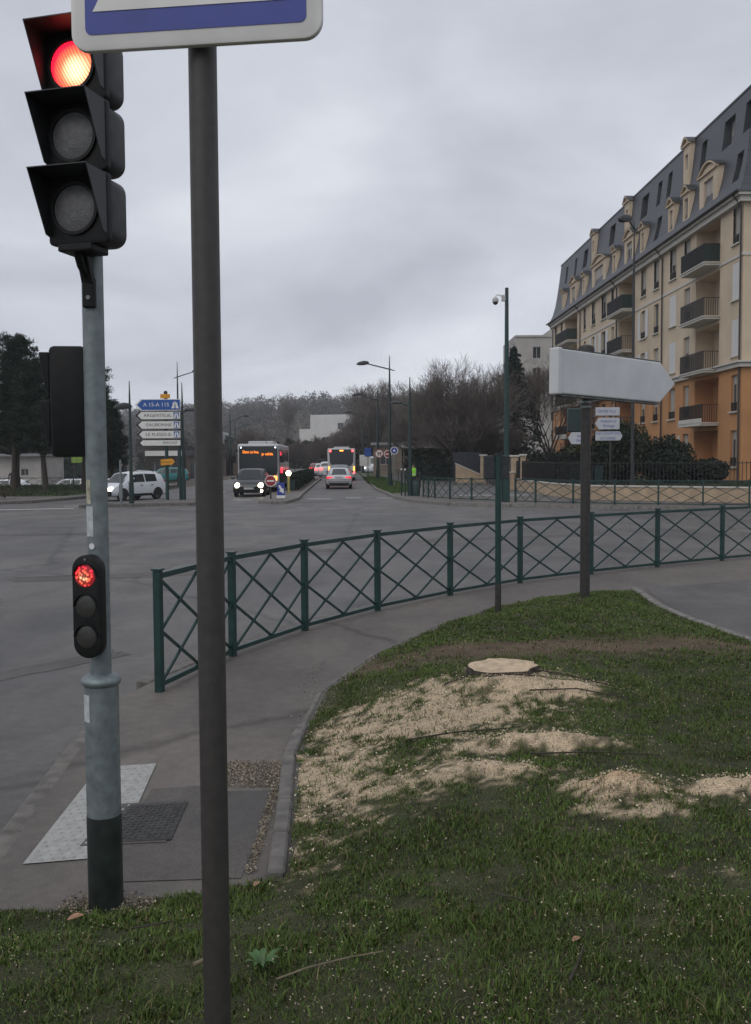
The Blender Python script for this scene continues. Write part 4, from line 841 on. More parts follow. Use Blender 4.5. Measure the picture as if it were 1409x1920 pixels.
# ================================================================== vehicles (local: +x forward, z up, wheels on z=0)
def loft(stations):
    b = MB(); m = 0
    for x, zb, zs, zr, hw, hr in stations:
        half = [(hw*.80, zb), (hw*.97, zb+.07), (hw, zb+.22), (hw*1.0, zb+(zs-zb)*.62), (hw*.955, zs), (hr, zr-.06), (hr*.86, zr-.012), (hr*.45, zr+.012)]
        ring = [(x, -y, z) for y, z in half] + [(x, y, z) for y, z in half[::-1]]; m = len(ring); b.v += ring
    n = len(stations)
    for i in range(n-1):
        for k in range(m): b.f.append((i*m+k, i*m+(k+1) % m, (i+1)*m+(k+1) % m, (i+1)*m+k))
    b.f += [tuple(range(m))[::-1], tuple((n-1)*m+k for k in range(m))]
    return b
def wheel(root, x, y, r, w=.2):
    s = 1 if y > 0 else -1; n = 24
    t = MB(); prof = [(r*.66, -w/2), (r*.94, -w/2), (r, -w*.32), (r, w*.32), (r*.94, w/2), (r*.66, w/2)]
    vs = [(q*math.cos(2*math.pi*k/n), d, q*math.sin(2*math.pi*k/n)) for q, d in prof for k in range(n)]; m = len(prof)
    t.add(vs, [(i*n+k, i*n+(k+1) % n, ((i+1) % m)*n+(k+1) % n, ((i+1) % m)*n+k) for i in range(m) for k in range(n)])
    to = t.build('wheel', 'rubber', root, True); to.location = (x, y, r)
    rm = MB(); d = s*w*.36; rm.tube([(0, d-s*.02, 0), (0, d, 0)], r*.18, 12)
    for k in range(5):
        a = 2*math.pi*k/5; rm.bar((r*.1*math.cos(a), d-s*.01, r*.1*math.sin(a)), (r*.62*math.cos(a), d-s*.01, r*.62*math.sin(a)), r*.17, .03, (0, 1, 0))
    rm.tube([(0, d-s*.06, 0), (0, d-s*.05, 0)], r*.66, 20)
    vs = [(q*math.cos(2*math.pi*k/20), y_, q*math.sin(2*math.pi*k/20)) for q, y_ in ((r*.68, d), (r*.58, d)) for k in range(20)]; rm.add(vs, [(k, (k+1) % 20, 20+(k+1) % 20, 20+k) for k in range(20)])
    rm.build('rim', 'rim', to)
def car(name, label, loc, rz, paint, L=4.1, Wd=1.72, H=1.5, kind='hatch', heads=None, tails='taild', group=None, far=False, bars=False, plate=''):
    c = thing(name, label, 'car', loc, rz, group); hw = Wd/2; f = L/2
    zs = .60*H+.02; hd = .56*H; zb = .22
    if kind == 'hatch':
        S = [(-f, .42, zs*.80, zs*.82, hw*.80, hw*.66), (-f+.08, .30, zs*.98, zs+.10, hw*.93, hw*.74), (-f+.28, zb, zs+.05, H*.90, hw*.98, hw*.73), (-f+.75, zb, zs+.03, H*.985, hw, hw*.745), (-.15*L+.2, zb, zs, H, hw, hw*.75), (.06*L, zb, zs-.01, H*.985, hw, hw*.74), (.13*L, zb, zs-.015, H*.95, hw, hw*.73), (.285*L, zb, zs-.03, hd+.06, hw, hw*.80), (.40*L, zb, hd-.07, hd, hw*.97, hw*.78), (f-.12, .25, hd-.22, hd-.14, hw*.90, hw*.72), (f, .34, hd-.34, hd-.30, hw*.74, hw*.60)]
        xb, xt, xr, xrt = .285*L, .13*L, -f+.10, -f+.30
    else:
        S = [(-f, .42, hd*.92, hd*.94, hw*.78, hw*.70), (-f+.10, .28, hd+.06, hd+.10, hw*.92, hw*.80), (-.33*L, zb, zs-.01, hd+.12, hw*.98, hw*.82), (-.15*L, zb, zs, H*.96, hw, hw*.70), (-.05*L, zb, zs, H, hw, hw*.72), (.06*L, zb, zs-.01, H*.985, hw, hw*.71), (.11*L, zb, zs-.015, H*.95, hw, hw*.70), (.26*L, zb, zs-.03, hd+.06, hw, hw*.80), (.40*L, zb, hd-.06, hd, hw*.97, hw*.78), (f-.12, .25, hd-.20, hd-.12, hw*.90, hw*.72), (f, .34, hd-.34, hd-.30, hw*.74, hw*.60)]
        xb, xt, xr, xrt = .26*L, .11*L, -.325*L, -.16*L
    body = loft(S).build('body', paint, c, True)
    def st(x):
        a = np.array(S); return [float(np.interp(x, a[:, 0], a[:, k])) for k in range(1, 6)]
    def side(x, t):     # point on the glasshouse side
        _, zs_, zr, w, r_ = st(x); return (x, w*.955*(1-t)+r_*t, zs_*(1-t)+(zr-.06)*t)
    # windscreen and rear window lie on the sloping glass
    def glassq(x0, x1, t0, t1, nm, sg):
        pts = []
        for x, t in ((x0, t0), (x1, t1)):
            _, zs_, zr, w, r_ = st(x); pts.append((x+.012*sg, r_*t, zr+.014))
        (xa, ya, za), (xb_, yb, zb_) = pts
        n = 4; b = MB(); vs = [(x, y*q, z-(.05*abs(q)**3)+.006) for x, y, z in pts for q in np.linspace(-1, 1, n+1)]
        b.add(vs, [(k, k+1, n+2+k, n+1+k) for k in range(n)]); return b.build(nm, 'carglass', c)
    glassq(xb-.04, xt+.02, .96, .90, 'windscreen', 1)
    glassq(xr+.03, xrt-.02, .94, .88, 'rear_window', -1)
    for s in (-1, 1):
        spans = ((-.30*L, -.10*L), (-.08*L, .125*L)) if kind == 'hatch' else ((-.20*L, -.06*L), (-.04*L, .10*L))
        for k, (a, d) in enumerate(spans):
            xs = np.linspace(a, d, 4); lo = [side(x, .10) for x in xs]; hi = [side(x, .90) for x in xs]
            if k == 1: lo.append(side(d+.09*L, .12)); hi.append(side(d+.015*L, .80))
            vs = [(x, s*(y+.010), z) for x, y, z in lo]+[(x, s*(y+.010), z) for x, y, z in hi]; m = len(lo)
            MB().add(vs, [(i, i+1, m+i+1, m+i) for i in range(m-1)]).build('side_window', 'carglass', c)
    wr = .31; xf, xk = .31*L, -.305*L
    for x in (xf, xk):
        for s in (-1, 1):
            wheel(c, x, s*(hw-.13), wr)
            n = 20; R_ = wr*1.17; a = MB(); vs = [(x, s*(hw+.004), wr)]+[(x+R_*math.cos(math.pi*k/n), s*(hw+.004), wr+R_*math.sin(math.pi*k/n)) for k in range(n+1)]+[(x+R_, s*(hw+.004), zb+.02), (x-R_, s*(hw+.004), zb+.02)]
            a.add(vs, [(0, k, k+1) for k in range(1, n+1)]+[(n+1, n+3, n+2, 1)]); a.build('wheel_arch', 'rubber', c)
    if far: 
        for s in (-1, 1):
            MB().box((-f+.05, s*hw*.72, hd-.02), (.14, .36, .20)).build('tail_light', tails, c, bevel=.02)
            MB().box((f-.10, s*hw*.70, hd-.20), (.10, .34, .13)).build('headlight', heads or 'rim', c, bevel=.02)
        return c
    for s in (-1, 1):
        if kind == 'hatch': MB().box((-f+.10, s*hw*.80, zs-.02), (.14, .20, .32)).build('tail_light', tails, c, bevel=.03)
        else: MB().box((-f+.07, s*hw*.68, hd-.03), (.12, .40, .15)).build('tail_light', tails, c, bevel=.03)
        ho = MB().tube([(f-.22, s*hw*.72, hd-.21), (f-.02, s*hw*.70, hd-.24), (f+.012, s*hw*.70, hd-.24)], [.13, .13, .10], 14).build('headlight', heads or 'rim', c, True)
        m_ = MB().box((.20*L, s*(hw+.10), zs+.07), (.11, .20, .13)).build('door_mirror', paint, c, bevel=.03)
        for x in ((-.01*L, -.20*L) if kind == 'hatch' else (-.03*L, -.2*L)): MB().box((x, s*(hw+.008), zs-.12), (.18, .025, .035)).build('door_handle', 'blackp', c, bevel=.008)
    MB().box((f-.05, 0, .36), (.14, Wd*.74, .18)).build('lower_grille', 'blackp', c, bevel=.02)
    MB().box((f-.02, 0, hd-.28), (.09, Wd*.42, .035)).build('grille_bar', 'rim', c, bevel=.01)
    pf = MB().box((f+.028, 0, .46), (.02, .52, .11)).build('number_plate', 'plate', c); pr = MB().box((-f-.008, 0, .78 if kind != 'hatch' else .62), (.02, .52, .11)).build('number_plate', 'plate', c)
    MB().box((-f+.02, 0, .33), (.12, Wd*.72, .16)).build('rear_diffuser', 'blackp', c, bevel=.02); MB().box((-f-.01, 0, .50), (.05, Wd*.80, .03)).build('bumper_strip', 'rim', c)
    if bars:
        for s in (-1, 1): MB().tube([(-.30*L, s*hw*.66, H-.02), (-.26*L, s*hw*.66, H+.05), (.05*L, s*hw*.64, H+.045), (.09*L, s*hw*.64, H-.03)], .018, 8).build('roof_bar', 'blackp', c, True)
        for s in (-1, 1): MB().box((0, s*(hw+.006), .30), (L*.40, .02, .12)).build('sill_guard', 'blackp', c)
        MB().box((f-.02, 0, .40), (.10, Wd*.86, .26)).build('bumper_guard', 'blackp', c, bevel=.03)
    return c
car('oncoming_car', 'dark charcoal hatchback with bright headlights waiting in front of the bus', (-6.78, 51.0+2, 0), R(-90+1.5), 'darkc', 3.95, 1.75, 1.50, 'hatch', 'head')
oc = bpy.data.objects['oncoming_car']
fl = MB().tube([(1.93, .66, .33), (1.99, .66, .33)], .085, 14).build('fog_light', 'head', oc)
car('silver_saloon', 'silver saloon seen from behind with red tail lights in the right lane', (-2.48, 63.7+2.2, 0), R(91.8), 'silver', 4.5, 1.80, 1.40, 'sedan', None, 'tail')
car('grey_hatchback', 'pale grey hatchback just ahead of the silver saloon', (-2.72, 73.5, 0), R(91.8), 'greyc', 4.0, 1.74, 1.55, 'hatch', None, 'tailb')
car('turning_car', 'white crossover hatchback with black roof bars behind the direction signs', (-12.4, 48.45, 0), R(238), 'whitec', 4.05, 1.73, 1.50, 'hatch', 'headd', bars=True)
tc_ = bpy.data.objects['turning_car']; tc_.scale = (.94, .94, .94)
car('queued_car', 'red-lit dark hatchback queueing beyond the median hedge, rearmost of the two', (-7.25, 118, 0), R(91.8), 'redc', 4.0, 1.72, 1.48, 'hatch', None, 'tailb', far=True)
car('queued_car', 'pale hatchback queueing between the dark red one and the bus', (-6.35, 114, 0), R(91.8), 'silver', 4.0, 1.72, 1.48, 'hatch', None, 'tailb', far=True)
car('queued_car', 'light grey car queueing right beside the bus ahead', (-5.25, 105, 0), R(91.8), 'silver', 4.2, 1.75, 1.70, 'hatch', None, 'tailb', far=True)
for nm, lb, x, y, p_, rz in (('parked_car', 'silver estate car parked beneath the pines, in profile', -30.6, 96, 'silver', 180), ('parked_car', 'white car parked next to the silver estate car', -26.6, 97, 'whitec', 175), ('parked_car', 'white car parked at the outer end of the pale shed', -36.4, 95, 'whitec', 185), ('parked_car', 'teal car parked behind the yellow arrow sign', -20.0, 92, 'teal', 190), ('parked_car', 'white car parked behind the crossover', -21.6, 86, 'whitec', 200)):
    car(nm, lb, (x, y, float(ground_z(np.array(x), np.array(y)))+.02 if x > -24 else -1.28), R(rz), p_, 4.3, 1.75, 1.45, 'hatch', None, 'taild', 'cars parked beyond the verge', True)
# ------------------------------------------------ buses
def bus(name, label, loc, rz, front_lit=True):
    b_ = thing(name, label, 'bus', loc, rz); Lb, w, h = 11.8, 2.52, 2.95; f = Lb/2
    MB().box((0, 0, .3+(h-.3)/2), (Lb, w, h-.3)).build('body', 'buswhite', b_, True, bevel=.14, seg=4)
    # front
    MB().prism([(-1.08, 1.02), (1.08, 1.02), (1.16, 1.25), (1.17, 2.80), (-1.17, 2.80), (-1.16, 1.25)], f-.10, f+.012, lambda a, c, d: (d, a, c)).build('windscreen', 'busdark', b_)
    MB().box((f-.04, 0, .62), (.16, 2.2, .44)).build('bumper', 'buswhite', b_, bevel=.04)
    for s in (-1, 1):
        hl = MB().prism([(-.12, -.20), (.12, -.08), (.14, .16), (-.06, .20)], 0, .03, lambda a, c, d: (d, a*s, c)).build('headlight', 'amber' if s > 0 else 'headd', b_); hl.location = (f+.02, s*1.0, .80)
        MB().tube([(f+.02, s*1.04, 2.72), (f+.035, s*1.04, 2.72)], .05, 10).build('marker_light', 'markw', b_)
        MB().tube([(f-.1, s*1.2, 2.55), (f+.25, s*1.42, 2.5), (f+.28, s*1.45, 2.2)], .03, 6).box((f+.28, s*1.45, 2.0), (.12, .22, .42)).build('mirror', 'blackp', b_)
        # sides
        for k in range(6):
            x = -f+1.2+k*1.72; MB().box((x+.8, s*(w/2+.004), 1.90), (1.66, .03, 1.45)).build('side_window', 'busdark', b_)
        MB().box((0, s*(w/2+.003), .80), (Lb-.5, .02, .70)).build('side_skirt', 'busdark', b_)
        for x in (f-2.7, -f+3.0): wheel(b_, x, s*(w/2-.14), .46, .28)
        # rear lights
        MB().tube([(-f-.01, s*1.0, 2.72), (-f-.03, s*1.0, 2.72)], .10, 12).build('upper_tail_light', 'tailb', b_)
        MB().box((-f-.01, s*1.12, 1.12), (.04, .14, .42)).build('indicator', 'amber', b_, bevel=.02); MB().box((-f-.01, s*1.12, .74), (.04, .16, .3)).build('tail_light', 'tailb', b_, bevel=.02)
    MB().prism([(-.85, 1.35), (.85, 1.35), (1.05, 1.7), (1.10, 2.85), (-1.10, 2.85), (-1.05, 1.7)], -f-.012, -f+.1, lambda a, c, d: (d, a, c)).build('rear_window', 'busdark', b_)
    MB().box((-f-.01, 0, .8), (.03, 1.6, .5)).build('engine_grille', 'greyp', b_); MB().box((-f-.02, 0, 2.74), (.03, .34, .10)).build('rear_display', 'amber', b_)
    MB().box((1.5, 0, h+.10), (3.6, 1.5, .22)).build('roof_unit', 'buswhite', b_, bevel=.05); MB().box((f-1.5, -.15, h+.08), (.9, 1.1, .18)).build('roof_hatch', 'buswhite', b_, bevel=.03)
    return b_
fb = bus('city_bus', 'white city bus facing the junction with orange lettering above its windscreen', (-7.35, 58.6+5.9, 0), R(-90+2.2))
f = 5.9
text('Dans ce bus,', .25, 'led', fb, (f+.022, -.45, 2.45), (R(90), 0, R(90)), sx=.78); text('je valide', .25, 'led', fb, (f+.022, .55, 2.32), (R(90), 0, R(90)), sx=.85)
sdp = MB().box((4.2, 1.285, 2.35), (.9, .02, .20)).build('side_display', 'redled', fb)
MB().box((3.6, 1.285, 1.30), (1.6, .02, .34)).build('red_reflection', 'redled', fb)  # red reflection in the side windows, put in as a glowing panel
bus('queued_bus', 'white bus seen from behind with red lamps high in its corners', (-3.22, 92.5, 0), R(91.8))
vn = thing('white_van', 'white van with one lit headlight beyond the queued bus', 'van', (-.9, 130, 0), R(-88))
loft([(-2.4, .3, 1.2, 2.2, .95, .85), (-2.2, .25, 1.25, 2.3, .98, .88), (1.1, .25, 1.25, 2.3, .98, .86), (1.6, .25, 1.2, 1.35, .98, .84), (2.3, .3, .95, 1.05, .9, .75), (2.4, .4, .8, .85, .8, .7)]).build('body', 'whitec', vn, True)
for s in (-1, 1):
    for x in (-1.4, 1.45): wheel(vn, x, s*.84, .33)
    MB().box((2.34, s*.62, .78), (.14, .3, .2)).build('headlight', 'headd' if s < 0 else 'rim', vn, bevel=.02)
MB().prism([(-.8, 1.30), (.8, 1.30), (.74, 2.1), (-.74, 2.1)], 0, .02, lambda a, c, d: (1.66-(c-1.3)*.58+d, a, c)).build('windscreen', 'carglass', vn)
# ================================================================== street furniture
def lamp(label, x, y, h, heads, zb=.1, r=.085, tip=True, group='street lamps', fat=1.0, m='greend'):
    o = thing('street_lamp', label, 'street lamp', (x, y, zb), 0, group)
    MB().tube([(0, 0, 0), (0, 0, 1.2), (0, 0, h*.78), (0, 0, h)], [r*1.25, r, r*.7, r*.22], 12).build('mast', m, o, True)
    MB().tube([(0, 0, 0), (0, 0, .9)], r*1.5, 12).build('mast_base', m, o, True)
    for dx, dy, z0, z1 in heads:
        MB().tube([(-dx*.22, -dy*.22, z0-.10), (0, 0, z0), (dx*.7, dy*.7, z0+(z1-z0)*.7), (dx, dy, z1)], [r*.25, r*.45, r*.4, r*.35], 8).build('arm', 'greend', o, True)
        hd_ = MB(); d = Vector((dx, dy, 0)).normalized(); q = Vector((-d.y, d.x, 0)); n = 10; vs = []
        for t, w, hh in ((-.22, .05, .05), (-.1, .14, .10), (.15, .19, .13), (.45, .15, .10), (.62, .05, .03)):
            vs += [Vector((dx, dy, z1+(.18*(fat-1)*-t)))+d*t+q*(w*math.cos(2*math.pi*k/n))+Vector((0, 0, hh*fat*max(math.sin(2*math.pi*k/n), -.35*fat))) for k in range(n)]
        hd_.add(vs, [(i*n+k, i*n+(k+1) % n, (i+1)*n+(k+1) % n, (i+1)*n+k) for i in range(4) for k in range(n)]+[tuple(range(n)), tuple(4*n+k for k in range(n))]); hd_.build('lamp_head', 'greyp', o, True)
    return o
lamp('tall green street lamp on the grass verge with its arm over the road', 1.0, 65, 8.8, [(-1.6, 0, 7.9, 8.3)], r=.10, fat=1.5)
lamp('street lamp behind the bus stop sign with its arm over the road', .25, 89, 8.4, [(-1.7, 0, 7.3, 7.8)], r=.12, fat=1.6)
lamp('street lamp farthest up the right side of the road', -1.6, 124, 8.3, [(-1.7, 0, 7.3, 7.9)], r=.13, fat=1.7)
lamp('slim green lamp mast standing beside the person in the yellow-green vest', 1.76, 48.4, 5.95, [(-.55, .5, 4.55, 4.7)], .12, .095)
lamp('green lamp post on the island with its lantern on the outer side of the signs', -10.6, 41.7, 5.3, [(-.10, -.10, 4.15, 4.18)], .12, .075, fat=1.5)
lamp('green lamp post close against the end of the stacked direction signs', -9.05, 45.3, 5.5, [(.35, -.2, 4.1, 4.2)], .12, .075)
lamp('tall lamp rising behind the stacked direction signs', -14.3, 70, 9.0, [(1.3, 0, 7.9, 8.3)], .1)
lamp('distant street lamp over the oncoming lane, nearer of two', -20.3, 135, 9.2, [(2.0, 0, 7.6, 8.4)], -.3, r=.15, fat=1.7)
lamp('distant street lamp over the oncoming lane, farther of two', -24.0, 165, 9.2, [(2.0, 0, 7.6, 8.4)], -.4, r=.16, fat=1.8)
lamp('very tall street lamp with a bulbous lantern in front of the apartment block', 11.55, 43.2, 12.3, [(-.35, -.25, 12.0, 12.35)], .12, .085, fat=1.7, m='greyp')
# ------------------------------------------------ street camera mast
cm = thing('camera_mast', 'tall dark green mast carrying a white dome surveillance camera', 'camera mast', (5.6, 41.0, .12))
MB().tube([(0, 0, 0), (0, 0, 3), (0, 0, 9.05)], [.125, .11, .075], 14).build('mast', 'green', cm, True); MB().box((0, 0, .6), (.26, .26, 1.2)).build('mast_base', 'green', cm, bevel=.02)
bx = MB().box((-.14, 0, 8.62), (.16, .16, .26)).build('junction_box', 'cctv', cm, bevel=.02)
MB().tube([(-.2, 0, 8.68), (-.32, 0, 8.76), (-.45, 0, 8.74), (-.48, 0, 8.62)], .022, 8).build('arm', 'cctv', cm, True)
MB().tube([(-.48, 0, 8.66), (-.48, 0, 8.60), (-.48, 0, 8.50), (-.48, 0, 8.46)], [.06, .125, .135, .125], 14).build('camera_housing', 'cctv', cm, True); MB().tube([(-.48, 0, 8.46), (-.48, 0, 8.38), (-.48, 0, 8.34)], [.115, .095, .03], 14).build('camera_dome', 'busdark', cm, True)
# ------------------------------------------------ stacked direction signs on the island
ds = thing('direction_signs', 'stack of left-pointing direction signs, the top one blue, on a green post', 'direction sign', (-9.82, 45.3, .12))
MB().tube([(0, 0, 0), (0, 0, 4.98)], .085, 14).build('post', 'green', ds, True); MB().tube([(.62, 0, 0), (.62, 0, 4.65)], .06, 12).build('post', 'green', ds, True)
MB().tube([(0, 0, 4.98), (0, 0, 5.08), (0, 0, 5.12)], [.09, .09, .03], 14).build('post_cap', 'greyp', ds, True)
cq = MB().box((0, -.11, 4.86), (.46, .03, .20)).build('road_number_plate', 'orange', ds, bevel=.01)
for zc_, h_, x0, txt, mm, ink, sz, pic in ((4.46, .47, -1.38, 'A 15-A 115', 'signblue2', 'signwhite', .26, .36), (3.96, .34, -1.36, 'ARGENTEUIL', 'signwhite', 'ink', .20, .26), (3.52, .34, -1.34, 'EAUBONNE', 'signwhite', 'ink', .20, .26), (3.07, .34, -1.31, 'LE PLESSIS-B.', 'signwhite', 'ink', .20, .26), (2.68, .25, -1.27, 'ERMONT', 'signwhite', 'ink', .17, 0)):
    e_ = .03; hh = h_/2
    bk_ = MB().prism([(x0-.05, 0), (x0+hh, -hh-e_), (.70, -hh-e_), (.70, hh+e_), (x0+hh, hh+e_)], -.12, -.09, XZ).build('arrow_panel', 'signwhite' if mm == 'signblue2' else 'ink', ds); bk_.location.z = zc_
    MB().prism([(x0+.06, 0), (x0+hh+.06, -hh), (.685, -hh), (.685, hh), (x0+hh+.06, hh)], -.125, -.1205, XZ).build('panel_face', mm, bk_)
    right = .70-.1-pic-.05
    text(txt, sz, ink, bk_, (right, -.1275, 0), (R(90), 0, 0), align='RIGHT', sx=1.12 if pic < .3 and pic else 1.0)
    if pic:
        q = MB().box((.70-.06-pic/2, -.1272, 0), (pic, .003, h_*.86)).build('motorway_symbol', 'signblue2', bk_)
        for s in (-1, 1): MB().prism([(.70-.06-pic/2+s*.03, -h_*.36), (.70-.06-pic/2+s*.13*pic/.26, -h_*.36), (.70-.06-pic/2+s*.05, h_*.32), (.70-.06-pic/2+s*.015, h_*.32)], -.1305, -.1292, XZ).build('symbol_lane', 'signwhite', q)
        MB().box((.70-.06-pic/2, -.130, h_*.12), (pic*.72, .0012, .035)).build('symbol_bridge', 'signwhite', q)
yl = MB().prism([(-.26, -.14), (.28, -.14), (.40, 0), (.28, .14), (-.26, .14)], -.12, -.10, XZ).build('detour_arrow', 'orange', ds); yl.location.z = 1.78; yl.rotation_euler.y = R(-4)
text('Déviation', .13, 'ink', yl, (.02, -.122, 0), (R(90), 0, 0)); MB().prism([(.33, -.14), (.37, -.14), (.49, 0), (.37, .14), (.33, .14), (.44, 0)], -.119, -.101, XZ).build('arrow_edge', 'ink', yl)
bl_ = thing('bollard', 'short grey post with a pale cap on the island kerb', 'bollard', (-10.95, 41.3, .12)); MB().tube([(0, 0, 0), (0, 0, 1.0), (0, 0, 1.9)], [.06, .055, .045], 12).build('shaft', 'galv', bl_, True); MB().box((0, 0, .55), (.15, .1, .6)).build('sleeve', 'galv', bl_, bevel=.02)
# ------------------------------------------------ signs on the median nose
ne = thing('no_entry_sign', 'round red no entry sign with white bar on the median nose', 'road sign', (-4.95, 45.4, .12))
MB().tube([(0, 0, 0), (0, 0, 1.15)], .035, 10).build('post', 'postdark', ne, True)
def rnd(r, y0, y1, m, par, nm, z): o = MB().prism([(r*math.cos(a), r*math.sin(a)) for a in np.linspace(0, 2*math.pi, 28, endpoint=False)], y0, y1, XZ).build(nm, m, par); o.location.z = z; return o
q = rnd(.27, -.07, -.045, 'signwhite', ne, 'sign_disc', .86); rnd(.235, -.074, -.0715, 'signred', q, 'red_face', 0); MB().box((0, -.0765, 0), (.34, .002, .075)).build('white_bar', 'signwhite', q)
kr = thing('keep_right_sign', 'blue square sign with white arrow pointing down right on the median nose', 'road sign', (-4.46, 45.4, .12))
MB().box((0, 0, .10), (.40, .26, .14)).build('foot', 'signwhite', kr, bevel=.02)
q = MB().box((0, -.02, .47), (.36, .05, .60)).build('sign_plate', 'signblue', kr, bevel=.03)
MB().prism([(-.13, .17), (-.05, .22), (.06, .02), (.12, .06), (.14, -.20), (-.10, -.08), (-.03, -.04)], -.052, -.0465, XZ).build('white_arrow', 'signwhite', q, loc=(0, 0, .46))
yb = thing('bollard_and_headlight', 'pale yellow post with a vehicle headlight from behind set above it at the start of the median hedge', 'bollard', (-4.8, 53.2, .12))
MB().tube([(0, 0, 0), (0, 0, 1.05)], .07, 12).build('shaft', 'yellowp', yb, True); MB().tube([(0, -.02, 1.10), (0, -.10, 1.12)], .14, 16).build('lamp', 'head', yb)  # bright disc stands in for the headlight of a vehicle behind the post
# traffic light facing the queue, small red ones
def mini_signal(label, x, y, h, rz=0, lit='redled', zb=.1):
    o = thing('traffic_signal', label, 'traffic light', (x, y, zb), rz); MB().tube([(0, 0, 0), (0, 0, h)], .05, 10).build('post', 'galv', o, True)
    hb = MB().box((0, -.08, h-.42), (.28, .16, .84)).build('housing', 'blackp', o, bevel=.03)
    for k, mm in enumerate((lit, 'lensoff', 'lensoff')): rnd(.09, -.175, -.162, mm, hb, 'lens', h-.14-k*.28)
mini_signal('distant traffic signal glowing red left of the oncoming bus', -13.3, 82, 2.2)
# ------------------------------------------------ signs along the right verge
def round_sign(nm, label, x, y, z, r, face, ring_, post=True, zb=.12, pm='galv'):
    o = thing(nm, label, 'road sign', (x, y, zb)); MB().tube([(0, 0, 0), (0, 0, z+r)], .035, 10).build('post', pm, o, True); q = rnd(r, -.07, -.045, ring_, o, 'sign_disc', z); rnd(r*.82, -.074, -.0715, face, q, 'sign_face', 0); return o, q
o_, q = round_sign('no_turn_sign', 'round white sign with red ring and barred turning arrow', .33, 80, 2.3, .37, 'signwhite', 'signred', pm='greend')
MB().prism([(-.12, -.2), (-.05, -.2), (-.05, .0), (.10, .0), (.10, -.07), (.21, .05), (.10, .16), (.10, .08), (-.12, .08)], -.079, -.0755, XZ).build('arrow', 'ink', q); MB().bar((-.22, -.081, .22), (.22, -.081, -.22), .004, .06).build('red_bar', 'signred', q)
o_, q = round_sign('no_entry_sign', 'round red no entry sign behind the tall verge lamp', 1.05, 79, 2.25, .33, 'signred', 'signwhite', pm='greend'); MB().box((0, -.0765, 0), (.42, .002, .10)).build('white_bar', 'signwhite', q)
o_, q = round_sign('cycle_sign', 'round blue sign with a pale emblem on a grey post beside the tall verge lamp', 1.28, 64.6, 2.42, .26, 'signblue', 'signwhite'); MB().box((0, -.0765, -.03), (.17, .002, .07)).box((0, -.0765, .05), (.06, .002, .09)).build('emblem', 'signwhite', q)
bs = thing('bus_stop_sign', 'blue and white bus stop panel at the kerb beside the queued bus', 'bus stop', (-1.05, 100, .12)); MB().tube([(.3, 0, 0), (.3, 0, 3.3)], .045, 10).build('post', 'greend', bs, True)
MB().box((.3, -.08, 2.55), (.68, .05, .85)).build('blue_panel', 'signblue2', bs, bevel=.02); MB().box((.3, -.112, 2.72), (.40, .006, .2)).build('symbol', 'signblue', bs); MB().box((0, .0, 1.7), (1.15, .05, 1.15)).build('timetable_panel', 'signwhite', bs)
for k, (x, y) in enumerate(((1.33, 48.9), (1.50, 48.2))):
    o_ = thing('bollard', ('dark bollard with a pale round top next to the slim lamp mast', 'dark slender bollard between the slim lamp mast and the kerb')[k], 'bollard', (x, y, .12)); MB().tube([(0, 0, 0), (0, 0, 1.28)], .042, 10).build('shaft', 'greend', o_, True); MB().tube([(0, 0, 1.28), (0, 0, 1.34), (0, 0, 1.38)], [.05, .06, .02], 10).build('knob', 'cctv', o_, True)
bn = thing('litter_bin', 'dark litter bin at the foot of the slim lamp mast', 'bin', (2.05, 48.3, .12)); MB().tube([(0, 0, 0), (0, 0, .72), (0, 0, .76)], [.19, .23, .21], 14).build('bin_body', 'greend', bn, True); MB().tube([(0, 0, .76), (0, 0, .80)], .235, 14).build('rim', 'greend', bn, True)
# ------------------------------------------------ barriers across the junction
F1 = [(2.35, 47.0), (2.55, 46.1), (2.8, 45.2), (3.42, 44.0), (4.28, 42.7), (5.45, 41.2)]; F2 = [(5.95, 40.75), (6.67, 39.95), (8.02, 38.9), (9.48, 38.0), (11.0, 37.3), (12.55, 36.75), (14.15, 36.3), (15.8, 35.9)]
barrier('pedestrian_barrier', F1, 'green crossed-bar barrier between the bollards and the camera mast', .12, False); barrier('pedestrian_barrier', F2, 'green crossed-bar barrier running along the garden wall', .12, False)
F3 = [(rx(-5.02, 57+1.9*k), 57+1.9*k) for k in range(18)]; barrier('pedestrian_barrier', F3, 'dark green crossed-bar barrier along the median hedge', .12, False, hs=1)
F4 = [(2.9, 62), (2.55, 66), (2.3, 69), (2.05, 73), (1.85, 77), (1.6, 82), (1.3, 88)]
barrier('pedestrian_barrier', F4, 'dark crossed-bar barrier along the far footpath behind the verge', .12, False)
F5 = [(-24.6+1.85*k, 66.5) for k in range(-5, 6)]; bb = barrier('pedestrian_barrier', F5, 'black crossed-bar barrier under the pines before the car park', -.15, False)
# ------------------------------------------------ local direction signs
lp = thing('local_signs', 'stack of small white local direction signs in front of the garden shrubs', 'direction sign', (11.0, 45, .12))
MB().tube([(0, 0, 0), (0, 0, 4.2)], .06, 12).build('post', 'postdark', lp, True)
def pan(x0, x1, z0, z1, tip, lines, root):
    zc_ = (z0+z1)/2; hh = (z1-z0)/2
    pts = [(x0, -hh), (x1, -hh), (x1, hh), (x0, hh)] if not tip else ([(x0, 0), (x0+.16, -hh), (x1, -hh), (x1, hh), (x0+.16, hh)] if tip < 0 else [(x0, -hh), (x1-.12, -hh), (x1, 0), (x1-.12, hh), (x0, hh)])
    o = MB().prism(pts, -.12, -.08, XZ).build('sign_panel', 'panelw', root, bevel=.008); o.location.z = zc_
    for i, s in enumerate(lines): text(s, .17, 'signblue', o, ((x0+x1)/2+(.05 if tip < 0 else -.05), -.1225, (len(lines)-1)*.11-i*.22), (R(90), 0, 0), sx=.8)
